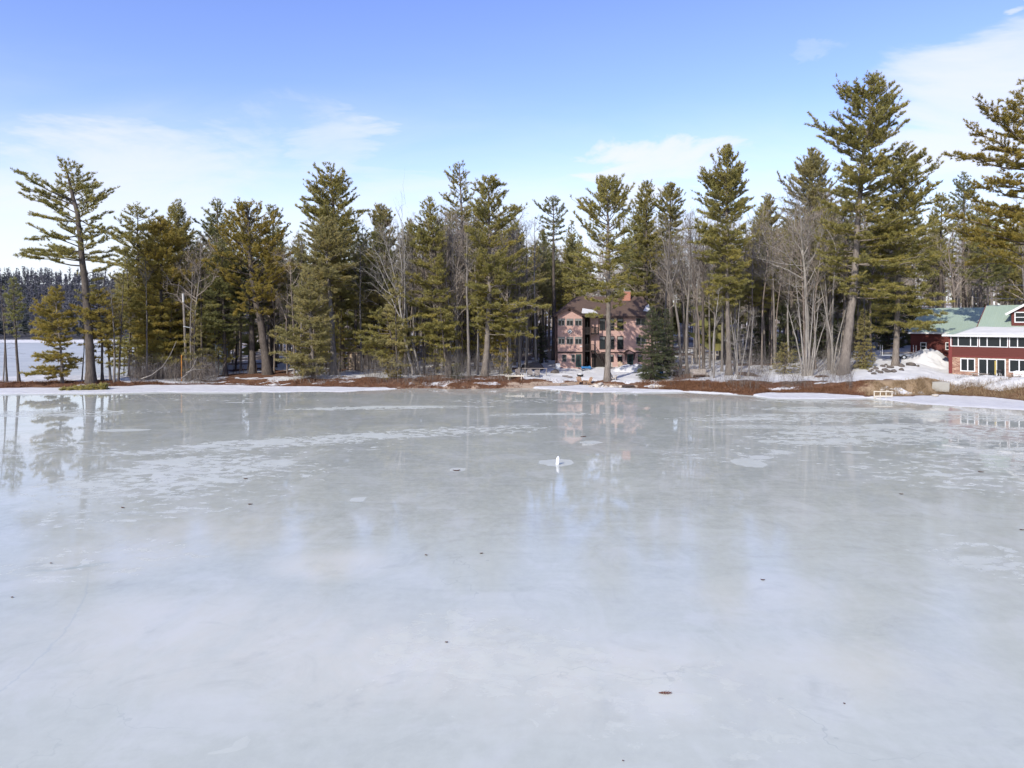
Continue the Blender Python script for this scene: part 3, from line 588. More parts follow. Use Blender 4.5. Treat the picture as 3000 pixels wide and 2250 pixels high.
def hero(seed, name, label, Y, trunk, prof, wpx, wood='bark_pine', leaf='olive', limbs=None, group=None, **kw):
    rng = np.random.default_rng(seed); X0, z0, tp, f, zb = from_px(Y, trunk, prof)
    for i in range(1, len(tp)): tp[i] = (tp[i][0], rng.normal(0, .12), tp[i][2])
    if limbs:      # (py on trunk, tip px, tip py, depth)
        tz = [p[2] for p in tp]; tX = [p[0] for p in tp]; lm = []
        for py, qx, qy, dy in limbs:
            z = PZ(py, Y) - z0; lm.append((z, PX(qx, Y) - X0 - np.interp(z, tz, tX), dy, PZ(qy, Y) - z0 - z))
        kw['limbs'] = lm
    o = plant_tree(name, label, 'tree', X0, Y, tree_parts(pine(rng, tp, wpx / 2 * Y / F, f, zb, **kw), wood, leaf), group, z=z0); return o
def hero_bare(seed, label, Y, trunk, zb_py, wpx, wood='bark_grey', twig=None, limbs=None, group=None, name='bare_tree', **kw):
    rng = np.random.default_rng(seed); X0, z0, tp, f, zb = from_px(Y, trunk, [(zb_py, 0, 1)])
    for i in range(1, len(tp)): tp[i] = (tp[i][0], rng.normal(0, .15), tp[i][2])
    if limbs:
        tz = [p[2] for p in tp]; tX = [p[0] for p in tp]; lm = []
        for py, qx, qy, dy in limbs:
            z = PZ(py, Y) - z0; lm.append((z, PX(qx, Y) - X0 - np.interp(z, tz, tX), dy, PZ(qy, Y) - z0 - z))
        kw['limbs'] = lm
    return plant_tree(name, label, 'tree', X0, Y, bare_parts(bare(rng, tp, wpx / 2 * Y / F, zb, **kw), wood, twig), group, z=z0)
def clump(seed, label, Y, stems, wpx, wood='bark_pale', group=None, zf=.45, **kw):
    """several stems from one root: one tree; each stem bends its own way"""
    rng = np.random.default_rng(seed); px0 = np.mean([s[0][0] for s in stems]); X0 = PX(px0, Y); z0 = float(hgt(np.array([X0]), np.array([Y]))[0])
    o = thing('multi_stem_tree', label, 'tree', (X0, Y, z0 - .03), 0, group); tv = []; tq = []; wv = []; wq = []; a = b = 0
    for s in stems:
        tp = [((PX(s[0][0], Y) - X0) * .6, rng.normal(0, .15), 0)] + [(PX(x, Y) - X0, rng.normal(0, .3), PZ(y, Y) - z0) for x, y in s[1:]]
        (v, q), (v2, q2) = bare(rng, tp, wpx / 2 * Y / F * rng.uniform(.75, 1.15), tp[-1][2] * zf, **kw)
        tv.append(v); tq.append(q + a); a += len(v); wv.append(v2); wq.append(q2 + b); b += len(v2)
    link('trunk', mesh_data('trunk', np.vstack(tv), [np.vstack(tq)], [M[wood]], smooth=True), o)
    link('crown', mesh_data('crown', np.vstack(wv), [np.vstack(wq)], [M[wood]], smooth=True), o); return o
def build_heroes():
    W = 'pine_tree'
    # ---- left point of land
    hero(1, W, 'tall leaning white pine with sparse layered limbs alone on the left point', 97, [(267, 1120), (262, 1000), (250, 850), (240, 750), (230, 627), (209, 561), (200, 520), (192, 474)],
         [(475, 160, 225), (500, 145, 255), (540, 100, 290), (570, 80, 312), (610, 80, 306), (660, 140, 300), (720, 120, 345), (760, 100, 350), (800, 190, 300), (850, 215, 270), (930, 230, 270)], 25,
         'bark_dark', 'olive', spacing=1.0, per=3.4, elev=(-4, 35), f0=.42, gap=.18, jit=.55, limbs=[(590, 40, 512, .5), (600, 60, 545, -.8), (650, 82, 640, .6), (690, 85, 712, -.6), (740, 50, 757, .4), (735, 95, 740, -1.2), (640, 365, 715, .5), (760, 350, 780, -.6), (600, 312, 575, .4), (570, 300, 540, -.4)], dens=1.15, K=7)
    hero(2, W, 'young yellowish pine with ragged open crown left of the big leaning pine', 96.5, [(183, 1117), (178, 1020), (166, 900), (163, 842)],
         [(843, 155, 172), (880, 115, 190), (930, 92, 215), (975, 92, 215), (1010, 120, 200), (1040, 100, 215), (1090, 95, 210), (1100, 130, 190)], 8, 'bark_pine', 'yellow', spacing=.5, per=5, elev=(-8, 30), f0=.3, gap=.1, dens=1.3, K=7)
    hero(3, W, 'small yellow green pine with drooping boughs just right of the leaning pine trunk', 98.5, [(300, 1112), (296, 1000), (292, 900), (290, 842)],
         [(845, 270, 305), (890, 235, 345), (935, 232, 355), (980, 232, 350), (1010, 245, 340), (1040, 255, 335), (1062, 270, 330)], 8, 'bark_dark', 'yellow', spacing=.6, per=5, elev=(-10, 25), f0=.35, gap=.15, dens=1.2)
    hero(4, W, 'narrow dark pine near the left edge beside thin bare stems', 97.5, [(56, 1122), (48, 1000), (40, 880), (36, 818)],
         [(820, 28, 45), (860, 14, 58), (910, 12, 62), (960, 15, 60), (985, 30, 50)], 8, 'bark_dark', 'green', spacing=.5, per=5, elev=(-5, 35), f0=.25)
    hero(5, W, 'thin topped dark pine rising behind the left woods edge beside the leaning pine', 116, [(408, 1090), (406, 850), (404, 600)],
         [(602, 396, 412), (620, 362, 448), (650, 350, 452), (690, 340, 470), (740, 330, 480), (800, 340, 470), (900, 350, 460)], 14, 'bark_dark', 'olive', spacing=.8, per=4, elev=(0, 35), f0=.35, gap=.2)
    hero(6, W, 'broad dense olive pine standing behind the grey utility pole', 107, [(470, 1095), (472, 900), (468, 640)],
         [(642, 448, 492), (670, 425, 530), (720, 400, 560), (800, 388, 580), (880, 385, 590), (950, 390, 590), (1010, 395, 580), (1050, 410, 560)], 16, 'bark_dark', 'yellow', spacing=.55, per=5, elev=(-12, 45), f0=.3, dens=1.2, K=7)
    hero(7, W, 'feathery topped pine rising just behind the broad olive pine', 117, [(524, 1085), (523, 800), (522, 590)],
         [(590, 515, 530), (612, 490, 552), (640, 490, 560), (680, 470, 580), (760, 460, 600), (860, 460, 600), (960, 470, 600), (1040, 480, 590)], 15, 'bark_dark', 'olive', spacing=.65, per=5, elev=(-5, 50), f0=.3)
    hero(8, W, 'slim dark pine with a wispy top left of the round yellow pine', 121, [(640, 1080), (640, 800), (638, 584)],
         [(585, 630, 646), (610, 608, 668), (640, 590, 670), (680, 590, 680), (760, 570, 700), (880, 570, 690), (960, 580, 690), (1030, 590, 680)], 15, 'bark_dark', 'green', spacing=.8, per=4, elev=(0, 45), f0=.35)
    hero(9, W, 'round crowned yellow pine with heavy limbs and a leaning trunk', 108, [(785, 1090), (768, 960), (740, 840), (733, 740), (728, 650), (722, 598)],
         [(592, 690, 752), (605, 668, 778), (640, 640, 806), (700, 632, 838), (760, 620, 845), (810, 618, 852), (850, 610, 850), (890, 640, 790), (925, 660, 770)], 25, 'bark_dark', 'yellow', spacing=.62, per=5, elev=(2, 62), curl=.2, f0=.5, twl=.5, gap=.2, nl=.28, K=8, pclump=.55,
         limbs=[(760, 625, 745, .5), (800, 850, 740, -.5), (820, 612, 850, .5), (700, 830, 660, .5), (850, 690, 925, -1), (840, 840, 800, -1.2), (770, 660, 660, .4)])
    hero(10, W, 'straight dark trunked pine under the round yellow pine', 110, [(741, 1085), (738, 950), (735, 840), (733, 760)],
         [(762, 715, 752), (800, 690, 790), (860, 680, 800), (920, 690, 780), (950, 700, 770)], 18, 'bark_dark', 'dark', spacing=.7, per=4, elev=(-5, 40), f0=.4)
    hero(11, W, 'pine with a single dark trunk and low shaded boughs beside the grey shed', 108, [(660, 1087), (657, 980), (652, 850), (650, 700)],
         [(705, 640, 662), (760, 600, 700), (840, 580, 720), (900, 575, 720), (960, 590, 710), (1000, 610, 690)], 13, 'bark_dark', 'green', spacing=.6, per=5, elev=(-10, 40), f0=.35)
    hero(12, W, 'dark pine with upswept side limbs right behind the round yellow pine', 119, [(800, 1080), (800, 800), (800, 600)],
         [(598, 794, 808), (615, 772, 832), (650, 775, 836), (690, 760, 840), (760, 750, 870), (850, 750, 860), (950, 770, 850)], 18, 'bark_dark', 'green', spacing=.8, per=4, elev=(6, 38), curl=.25, f0=.4, gap=.2)
    hero(13, W, 'tall pine with upswept tufted limbs standing high above the left woods', 113, [(1000, 1085), (995, 900), (982, 700), (974, 560), (968, 482)],
         [(482, 945, 985), (500, 915, 1005), (530, 905, 1020), (570, 885, 1030), (590, 890, 1012), (620, 872, 1075), (650, 880, 1082), (690, 890, 1060), (760, 900, 1060), (850, 910, 1050), (930, 930, 1050)], 20, 'bark_dark', 'olive', spacing=.72, per=4, elev=(0, 30), curl=.3, f0=.3, gap=.15, dens=1.25, K=7,
         limbs=[(520, 916, 488, .3), (600, 876, 580, .4), (640, 1085, 622, -.3), (640, 874, 612, -.4)])
    hero(14, W, 'dense tawny green pine with a grey trunk before the tall tufted pine', 105, [(978, 1096), (972, 950), (962, 800), (950, 640)],
         [(640, 935, 970), (670, 900, 1005), (720, 878, 1040), (760, 862, 1050), (800, 860, 1052), (835, 890, 1030)], 20, 'bark_grey', 'tawny', spacing=.5, per=6, elev=(-4, 52), f0=.28, dens=1.25, K=8, nl=.28)
    hero(15, W, 'loose light olive young pine with boughs to the ground near the shore', 100.5, [(918, 1112), (915, 1000), (908, 880), (902, 782)],
         [(782, 892, 912), (820, 868, 945), (880, 850, 962), (930, 835, 975), (975, 812, 975), (1010, 818, 970), (1050, 815, 965), (1075, 840, 960), (1095, 870, 950)], 11, 'bark_pine', 'tawny', spacing=.5, per=5, elev=(-10, 35), f0=.22, dens=1.1, gap=.15)
    hero(16, W, 'tan green pine with a blunt top behind the pale leaning bare tree', 115, [(1122, 1085), (1118, 850), (1115, 606)],
         [(604, 1098, 1132), (625, 1075, 1152), (660, 1075, 1160), (720, 1062, 1170), (800, 1040, 1185), (880, 1030, 1190), (940, 1050, 1190)], 15, 'bark_pine', 'tawny', spacing=.55, per=5, elev=(-2, 55), f0=.3)
    hero(17, W, 'young pine with flat yellow green boughs above the tan shed', 103, [(1162, 1098), (1155, 1020), (1140, 960), (1125, 900)],
         [(905, 1110, 1140), (930, 1080, 1180), (965, 1050, 1185), (1000, 1040, 1180), (1025, 1030, 1175), (1045, 1055, 1165)], 9, 'bark_dark', 'olive', spacing=.55, per=4, elev=(-8, 15), f0=.35, gap=.2)
    hero(18, W, 'slender conical pine with many short boughs left of the forked tall pine', 104, [(1318, 1100), (1308, 1030), (1292, 930), (1275, 760), (1262, 640), (1256, 580)],
         [(580, 1248, 1262), (605, 1230, 1275), (640, 1215, 1288), (680, 1195, 1295), (730, 1200, 1305), (790, 1190, 1305), (850, 1180, 1310), (900, 1190, 1320), (960, 1195, 1340), (1000, 1200, 1345)], 16, 'bark_dark', 'olive', spacing=.6, per=5, elev=(-12, 42), f0=.3, gap=.15)
    hero(19, W, 'tall thin pine with a sparse bent top and long bare upper trunk', 114, [(1362, 1085), (1360, 900), (1354, 700), (1352, 600), (1345, 478)],
         [(478, 1330, 1358), (510, 1306, 1372), (545, 1305, 1372), (575, 1270, 1385), (620, 1275, 1390), (670, 1280, 1395), (740, 1275, 1410), (830, 1280, 1420)], 17, 'bark_pine', 'olive', spacing=.85, per=4, elev=(-5, 48), f0=.3, gap=.28)
    hero(20, W, 'big spreading pine with a thick pale grey trunk left of the brown house', 102.5, [(1420, 1104), (1428, 1000), (1434, 850), (1434, 700), (1432, 600), (1430, 520)],
         [(520, 1412, 1452), (545, 1385, 1492), (570, 1395, 1470), (600, 1372, 1520), (650, 1365, 1540), (700, 1360, 1545), (750, 1372, 1560), (800, 1372, 1585), (850, 1380, 1605), (900, 1395, 1580), (950, 1400, 1565), (975, 1390, 1560)], 19, 'bark_pine', 'olive', spacing=.75, per=5, elev=(-8, 48), f0=.32, dens=1.15, K=7, gap=.15,
         limbs=[(560, 1385, 555, .5), (550, 1492, 540, -.3), (840, 1605, 830, .3), (960, 1565, 965, -.8), (900, 1320, 905, -.6), (960, 1375, 955, -1)])
    hero(21, W, 'distant pine with a ragged crown and bare stem behind the spreading pine', 126, [(1624, 1065), (1622, 800), (1622, 580)],
         [(580, 1612, 1632), (600, 1570, 1650), (640, 1568, 1660), (680, 1575, 1662), (710, 1580, 1650), (730, 1600, 1645)], 14, 'bark_dark', 'green', spacing=.8, per=5, elev=(0, 45), f0=.35)
    hero(22, W, 'pine with a leaning pale trunk and tuft clusters in front of the brown house', 98.5, [(1780, 1110), (1782, 1000), (1783, 850), (1781, 700), (1780, 610), (1776, 528)],
         [(528, 1745, 1815), (545, 1722, 1838), (580, 1708, 1850), (620, 1700, 1852), (650, 1705, 1845), (690, 1690, 1850), (740, 1668, 1845), (800, 1655, 1840), (850, 1700, 1835), (880, 1710, 1825)], 18, 'bark_pine', 'olive', spacing=.72, per=5, elev=(-6, 66), curl=.2, f0=.42, twl=.45, pclump=.4, gap=.18, K=7,
         limbs=[(905, 1738, 905, -.8), (905, 1828, 895, -.6), (925, 1720, 925, .3), (920, 1715, 935, -1.2), (955, 1828, 950, -.8), (960, 1822, 968, .3), (915, 1800, 900, -1.4), (850, 1660, 815, .6), (890, 1712, 880, -.8), (950, 1790, 945, -1.6)])
    hero(23, W, 'pine with a narrow forked top left of its twin behind the brown roof', 131, [(1894, 1050), (1894, 800), (1894, 535)],
         [(535, 1882, 1912), (560, 1872, 1920), (610, 1855, 1925), (680, 1845, 1930), (760, 1835, 1940), (850, 1840, 1940), (900, 1850, 1930)], 16, 'bark_dark', 'olive', spacing=.7, per=5, elev=(0, 58), f0=.3)
    hero(24, W, 'pine with a blunt bushy top right of its twin behind the brown roof', 130, [(1966, 1050), (1965, 800), (1964, 540)],
         [(538, 1955, 1975), (560, 1930, 2000), (600, 1918, 2010), (640, 1925, 1998), (700, 1920, 2005), (760, 1930, 2000)], 16, 'bark_dark', 'olive', spacing=.6, per=6, elev=(0, 55), f0=.3)
    hero(25, W, 'tall spire shaped pine with upswept limbs right of the brown house', 100, [(2136, 1115), (2134, 1000), (2130, 850), (2128, 700), (2128, 560), (2132, 428)],
         [(428, 2120, 2142), (455, 2085, 2162), (490, 2080, 2172), (510, 2050, 2178), (545, 2048, 2186), (590, 2046, 2190), (640, 2045, 2195), (700, 2020, 2195), (745, 2030, 2185), (800, 2060, 2190), (860, 2068, 2195), (890, 2090, 2180)], 17, 'bark_pine', 'olive', spacing=.66, per=5, elev=(-10, 58), curl=.18, f0=.28, dens=1.2, K=7, gap=.14,
         limbs=[(570, 2042, 508, .3), (560, 2075, 520, -.5), (720, 2015, 715, -.3), (700, 2020, 668, .5), (600, 2190, 560, .3)])
    hero(26, W, 'brownish pine with a soft rounded top behind the big spreading bare tree', 126, [(2380, 1050), (2378, 800), (2377, 442)],
         [(442, 2362, 2392), (470, 2340, 2420), (520, 2300, 2440), (580, 2285, 2450), (660, 2290, 2450), (760, 2300, 2450), (860, 2310, 2440)], 18, 'bark_dark', 'tawny', spacing=.65, per=5, elev=(0, 58), f0=.3)
    hero(27, W, 'small distant olive pine top left of the big spreading bare tree', 130, [(2250, 1040), (2250, 800), (2250, 572)],
         [(572, 2240, 2262), (600, 2215, 2275), (640, 2210, 2300), (700, 2200, 2300), (800, 2210, 2290)], 15, 'bark_dark', 'tawny', spacing=.65, per=5, elev=(0, 55), f0=.3)
    hero(28, W, 'giant white pine with a curved pale trunk, tallest tree on the shore', 95, [(2470, 1120), (2482, 1000), (2495, 900), (2506, 780), (2514, 620), (2530, 440), (2556, 320), (2566, 220)],
         [(220, 2552, 2580), (255, 2475, 2612), (300, 2466, 2625), (340, 2470, 2642), (385, 2412, 2650), (430, 2450, 2648), (470, 2430, 2655), (520, 2430, 2650), (570, 2415, 2640), (620, 2390, 2640), (690, 2400, 2640), (760, 2390, 2640), (830, 2420, 2640), (860, 2460, 2640)], 28, 'bark_pine', 'olive', spacing=.85, per=5, elev=(-6, 42), curl=.18, f0=.3, dens=1.15, K=7, gap=.18, jit=.5,
         limbs=[(410, 2412, 388, .4), (395, 2650, 312, -.4), (320, 2468, 258, .3), (430, 2440, 415, -.8), (500, 2650, 440, .6), (790, 2395, 752, -.9), (760, 2640, 700, -.8), (600, 2380, 620, -.5), (870, 2640, 880, -.9), (860, 2470, 865, -1.2)])
    hero(29, W, 'dark topped pine with a straight bare lower trunk before the red barn', 96.5, [(2623, 1102), (2628, 950), (2632, 800), (2640, 650), (2648, 520), (2655, 422)],
         [(422, 2640, 2672), (455, 2600, 2712), (495, 2590, 2735), (535, 2590, 2752), (580, 2570, 2755), (625, 2560, 2740), (690, 2545, 2730), (760, 2540, 2735), (830, 2545, 2740), (890, 2560, 2745), (930, 2560, 2750), (970, 2580, 2740)], 18, 'bark_pine', 'olive', spacing=.8, per=5, elev=(-10, 38), f0=.35, dens=1.1, gap=.16,
         limbs=[(940, 2755, 955, -.3), (930, 2730, 975, -.8), (900, 2555, 920, -.5)])
    hero(30, W, 'blue green pine poking up between the giant pine and the right edge', 136, [(2825, 1000), (2825, 750), (2825, 506)],
         [(506, 2818, 2832), (530, 2795, 2850), (570, 2780, 2870), (640, 2790, 2880), (720, 2790, 2870), (800, 2800, 2860)], 15, 'bark_dark', 'green', spacing=.8, per=4, elev=(5, 42), f0=.35)
    hero(31, W, 'olive pine with a flat top behind the barn, left of the blue green pine', 128, [(2755, 1010), (2756, 800), (2758, 572)],
         [(572, 2735, 2775), (600, 2725, 2800), (650, 2722, 2805), (720, 2700, 2800), (790, 2700, 2800)], 15, 'bark_dark', 'olive', spacing=.75, per=5, elev=(0, 45), f0=.35)
    hero(32, W, 'huge pine at the right edge, its thick limbs reaching over the red house', 89.5, [(3042, 1110), (3040, 900), (3036, 700), (3030, 500), (3022, 350), (3010, 235)],
         [(237, 2985, 3040), (270, 2970, 3080), (320, 2930, 3100), (380, 2920, 3130), (450, 2900, 3140), (520, 2900, 3150), (600, 2880, 3180), (700, 2870, 3180), (760, 2870, 3180)], 28, 'bark_pine', 'yellow', spacing=1.0, per=4, elev=(-8, 30), curl=.12, f0=.35, dens=1.2, K=7, gap=.25,
         limbs=[(440, 2862, 302, -.4), (440, 2880, 320, .6), (480, 2840, 370, .4), (470, 2860, 425, -.4), (480, 2778, 462, .2), (500, 2800, 470, -.6), (560, 2870, 540, -1), (590, 2850, 545, .5), (640, 2830, 585, -.4), (700, 2790, 640, .3), (660, 2850, 620, -1), (780, 2835, 710, -.6), (760, 2850, 690, .6), (720, 2900, 640, -1.4), (800, 2860, 740, -1.4), (720, 2815, 670, .2)])
    # ---- spruces, hemlocks, cedar
    sp = dict(spacing=.36, per=6, elev=(-14, 40), curl=.05, f0=.12, dens=1.25, nl=.17, nw=.032, K=7, up=.1, gap=.05, jit=.3, dead=False)
    hero(40, 'spruce_tree', 'dark green spruce with boughs to the snow in front of the brown house', 98, [(1912, 1112), (1910, 1000), (1907, 898)],
         [(900, 1902, 1912), (930, 1890, 1925), (970, 1880, 1940), (1010, 1875, 1950), (1050, 1868, 1962), (1085, 1858, 1975), (1104, 1868, 1965)], 10, 'bark_dark', 'dark', **sp)
    hero(41, 'spruce_tree', 'darker spruce half hidden behind the front spruce beside the brown house', 101, [(1958, 1108), (1956, 1000), (1952, 905)],
         [(908, 1946, 1958), (960, 1930, 1975), (1010, 1925, 1980), (1060, 1920, 1985), (1095, 1925, 1982)], 10, 'bark_dark', 'dark', **sp)
    hero(42, 'spruce_tree', 'tiny dark spruce at the shore beside the thick pale pine trunk', 98.2, [(1337, 1118), (1337, 1090), (1336, 1062)],
         [(1063, 1333, 1340), (1080, 1326, 1350), (1100, 1322, 1358), (1112, 1320, 1362)], 4, 'bark_dark', 'dark', **{**sp, 'spacing': .2, 'nl': .14})
    for i, (px, Y, top, hw, lb) in enumerate([(1585, 120, 945, 26, 'dark hemlock in the shade left of the brown house wall'), (2300, 112, 880, 42, 'dark hemlock in deep shade behind the pale stem clump'), (2230, 118, 900, 38, 'shaded hemlock behind the spire shaped pine'),
                                              (2530, 96.5, 905, 34, 'yellowish green cedar with foliage to the ground beside the curved pine trunk'), (2600, 112, 850, 48, 'black green hemlock standing behind the barn yard'), (2665, 118, 840, 44, 'hemlock in shadow beside the barn wall'), (2420, 114, 890, 44, 'dark hemlock behind the curved pale pine trunk')]):
        cedar = i == 3; z = 1110
        hero(50 + i, 'cedar_tree' if cedar else 'hemlock_tree', lb, Y, [(px, z), (px + 2, (z + top) / 2), (px, top)], [(top, px - 4, px + 4), (top + 40, px - hw * .5, px + hw * .5), (top + 110, px - hw * .9, px + hw * .9), (z - 30, px - hw, px + hw)], 11, 'bark_dark', 'tawny' if cedar else 'dark', **{**sp, 'spacing': .5, 'per': 6, 'nl': .2, 'nw': .04})
    hero(60, 'spruce_tree', 'small light green fir among the saplings left of the pale stem clump', 100, [(2300, 1112), (2300, 1050), (2298, 1000)], [(1002, 2292, 2304), (1030, 2275, 2325), (1060, 2262, 2338), (1085, 2260, 2340)], 6, 'bark_dark', 'tawny', **{**sp, 'dens': .7})
    # low pine shrubs
    for i, (px, Y, w, h, leaf, lb) in enumerate([(1143, 99, 34, 36, 'yellow', 'round yellow green pine shrub on the brown bank'), (1488, 99.5, 13, 34, 'tawny', 'small yellowish shrub behind the white rail panel'), (1178, 104, 10, 26, 'olive', 'small pine seedling among dark trunks right of the round shrub')]):
        t = G(px, Y); py0 = HY + (CH - t) * F / Y
        hero(70 + i, 'pine_shrub', lb, Y, [(px, py0), (px, py0 - h * .5), (px + 1, py0 - h)], [(py0 - h, px - w * .25, px + w * .25), (py0 - h * .6, px - w * .9, px + w * .9), (py0 - 3, px - w, px + w)], 4, 'bark_dark', leaf, **{**sp, 'spacing': .16, 'elev': (5, 60), 'nl': .22})['category'] = 'shrub'

    # ---- bare trees one can tell apart
    hero_bare(101, 'pale bare tree leaning left with long fine branches, mid left woods', 103, [(1212, 1092), (1196, 1040), (1182, 960), (1160, 820), (1140, 745), (1122, 680)], 900, 9, 'bark_pale', n1=16, reach=.3, elev=(45, 70), n2=7, n3=5, limbs=[(940, 1090, 760, .5), (900, 1176, 660, .6), (860, 1085, 720, -.5), (960, 1195, 690, -.6), (880, 1060, 800, .2)])
    hero_bare(102, 'thin pale bare tree with a straight stem right of the pale leaning tree', 104, [(1232, 1092), (1192, 940), (1184, 800), (1176, 650)], 880, 7, 'bark_pale', n1=14, reach=.25, elev=(45, 72))
    hero_bare(103, 'wide bare tree with crooked whitish limbs before the giant pine', 102.5, [(2372, 1115), (2368, 1000), (2362, 860), (2352, 740), (2345, 640), (2338, 560)], 900, 12, 'bark_pale', n1=16, reach=.34, elev=(15, 60), n2=8, n3=6, wob=.14,
              limbs=[(820, 2205, 735, .6), (800, 2225, 690, -.6), (780, 2190, 760, 1), (760, 2290, 590, .4), (800, 2420, 640, -.5), (770, 2385, 700, .8), (720, 2290, 560, -.8), (750, 2410, 590, .8), (840, 2245, 830, -.8)])
    hero_bare(104, 'twin stemmed grey bare tree right of the brown house, left stem', 103, [(1994, 1108), (1990, 950), (1966, 830), (1950, 740), (1930, 650)], 900, 9, 'bark_grey', n1=16, reach=.28, elev=(35, 65), limbs=[(860, 1890, 760, .4), (830, 2030, 640, .3)])
    hero_bare(105, 'twin stemmed grey bare tree right of the brown house, right stem', 103.4, [(2012, 1108), (2010, 950), (2022, 830), (2025, 740), (2012, 640)], 880, 9, 'bark_grey', n1=16, reach=.28, elev=(35, 65), limbs=[(880, 1975, 700, .4), (800, 2050, 690, .3)])
    hero_bare(106, 'slim white birch with a crooked stem before the spire shaped pine', 97, [(2092, 1122), (2090, 1000), (2096, 940), (2108, 843)], 1000, 6, 'bark_pale', n1=12, reach=.22, elev=(20, 55), n2=5, n3=4)
    hero_bare(107, 'grey bare tree with tight upright branches above the brown house chimney', 118, [(1942, 1080), (1950, 900), (1958, 760), (1962, 640)], 850, 8, 'bark_grey', n1=20, reach=.3, elev=(30, 60))
    hero_bare(108, 'bare grey tree with a broad twiggy crown between the twin pines and the spire pine', 116, [(2040, 1080), (2042, 900), (2052, 760), (2048, 640)], 840, 10, 'bark_grey', n1=20, reach=.34, elev=(25, 60), n2=7)
    for i, (x0, x1, y1, w, lb) in enumerate([(20, 0, 830, 6, 'thin bare stem at the very left edge of the point'), (10, 14, 900, 4, 'short bare sapling at the left edge of the point'), (324, 300, 790, 7, 'left of three pale bare stems behind the leaning pine'), (335, 322, 830, 7, 'middle of three pale bare stems behind the leaning pine'),
                                             (347, 362, 800, 6, 'dark right hand stem of the three behind the leaning pine'), (240, 246, 900, 4, 'thin bare sapling on the snow close left of the leaning pine trunk')]):
        hero_bare(110 + i, lb, 98 + (i % 3) * 1.3, [(x0, 1110), ((x0 + x1) / 2 + 3, (1110 + y1) / 2), (x1, y1)], 960, w, 'bark_dark' if i in (0, 4) else 'bark_grey', n1=12, reach=.28, elev=(20, 60))
    clump(120, 'clump of many pale bare stems on the bank, left of the curved pine trunk', 97.5, [[(2352, 1118), (2348, 960), (2330, 800)], [(2360, 1118), (2362, 940), (2358, 800)], [(2366, 1118), (2375, 950), (2385, 830)], [(2374, 1118), (2388, 980), (2402, 850)], [(2380, 1118), (2400, 1000), (2440, 880)], [(2346, 1118), (2335, 1000), (2305, 880)], [(2384, 1118), (2390, 1000), (2385, 870)]], 6, n1=7, reach=.22, n2=4, n3=4, elev=(20, 60))
    clump(121, 'pale stems forking low beside the curved pine trunk', 97, [[(2432, 1120), (2440, 1020), (2418, 900), (2400, 830)], [(2438, 1120), (2452, 1000), (2480, 900)], [(2446, 1120), (2460, 1020), (2475, 960)]], 6, n1=8, reach=.25, n2=5, n3=4, elev=(15, 55))
    clump(122, 'clump of thin pale saplings with flat twigs before the spire shaped pine', 96.5, [[(2158, 1124), (2150, 1000), (2140, 920)], [(2164, 1124), (2165, 980), (2168, 880)], [(2170, 1124), (2185, 1000), (2200, 930)], [(2160, 1124), (2158, 1020), (2150, 960)]], 4.5, n1=10, reach=.3, n2=5, n3=4, elev=(0, 35), zf=.25)
    hero_bare(123, 'single pale sapling with a thin straight stem right of the sapling clump', 97.5, [(2192, 1118), (2200, 1000), (2208, 900)], 1040, 4.5, 'bark_pale', n1=12, reach=.3, elev=(0, 35))
    hero_bare(124, 'stout grey bare tree standing behind the pale stem clump', 100.5, [(2430, 1112), (2424, 980), (2420, 860), (2410, 760)], 900, 12, 'bark_grey', n1=14, reach=.3, elev=(20, 60))
    # trunks in the woods between the left point and the brown house
    ws = [(1190, 103, 1178, 720, 9, 'bark_dark', 'dark slanting trunk right beside the round pine shrub'), (1215, 106, 1205, 640, 8, 'bark_grey', 'second slanting trunk right of the round pine shrub'), (1243, 108, 1240, 660, 8, 'bark_grey', 'straight grey trunk left of the slender conical pine'),
          (1375, 101.5, 1368, 640, 10, 'bark_grey', 'grey bare trunk close left of the thick pale pine trunk'), (1340, 106, 1322, 600, 9, 'bark_pale', 'pale tall bare trunk between the conical and spreading pines'), (1466, 105, 1458, 640, 9, 'bark_pale', 'pale bare trunk close right of the thick pale pine trunk'),
          (1495, 108, 1494, 660, 9, 'bark_pale', 'upright pale bare trunk behind the white rail panel'), (1522, 107, 1520, 700, 9, 'bark_grey', 'grey bare trunk with a flared foot left of the brown house lawn'), (1544, 112, 1540, 660, 7, 'bark_grey', 'slim grey trunk beside the dark root mound'),
          (1570, 114, 1566, 640, 8, 'bark_pale', 'pale trunk just right of the dark root mound'), (1482, 113, 1490, 690, 7, 'bark_grey', 'slim bare trunk behind the yellowish shrub'), (1283, 110, 1290, 640, 7, 'bark_grey', 'slim bare trunk behind the conical pine'),
          (2062, 103, 2060, 650, 10, 'bark_dark', 'dark bare trunk behind the wooden lake bench'), (2115, 104, 2118, 680, 8, 'bark_grey', 'grey bare trunk left of the spire shaped pine trunk'), (2152, 103, 2150, 700, 7, 'bark_grey', 'grey bare trunk just right of the spire shaped pine trunk'),
          (2080, 108, 2078, 660, 7, 'bark_grey', 'slim bare trunk on the snow slope behind the lake bench'), (2270, 106, 2262, 680, 8, 'bark_grey', 'bare trunk before the dark hemlocks'), (880, 105, 884, 700, 7, 'bark_grey', 'slim bare trunk left of the loose young pine'),
          (1060, 108, 1056, 720, 7, 'bark_grey', 'slim bare trunk beside the tan shed'), (590, 106, 586, 700, 7, 'bark_dark', 'slim dark trunk behind the utility pole thicket'), (430, 103, 425, 760, 6, 'bark_grey', 'bare sapling in the thicket left of the utility pole'), (560, 103, 566, 780, 6, 'bark_grey', 'bare sapling in the thicket right of the utility pole')]
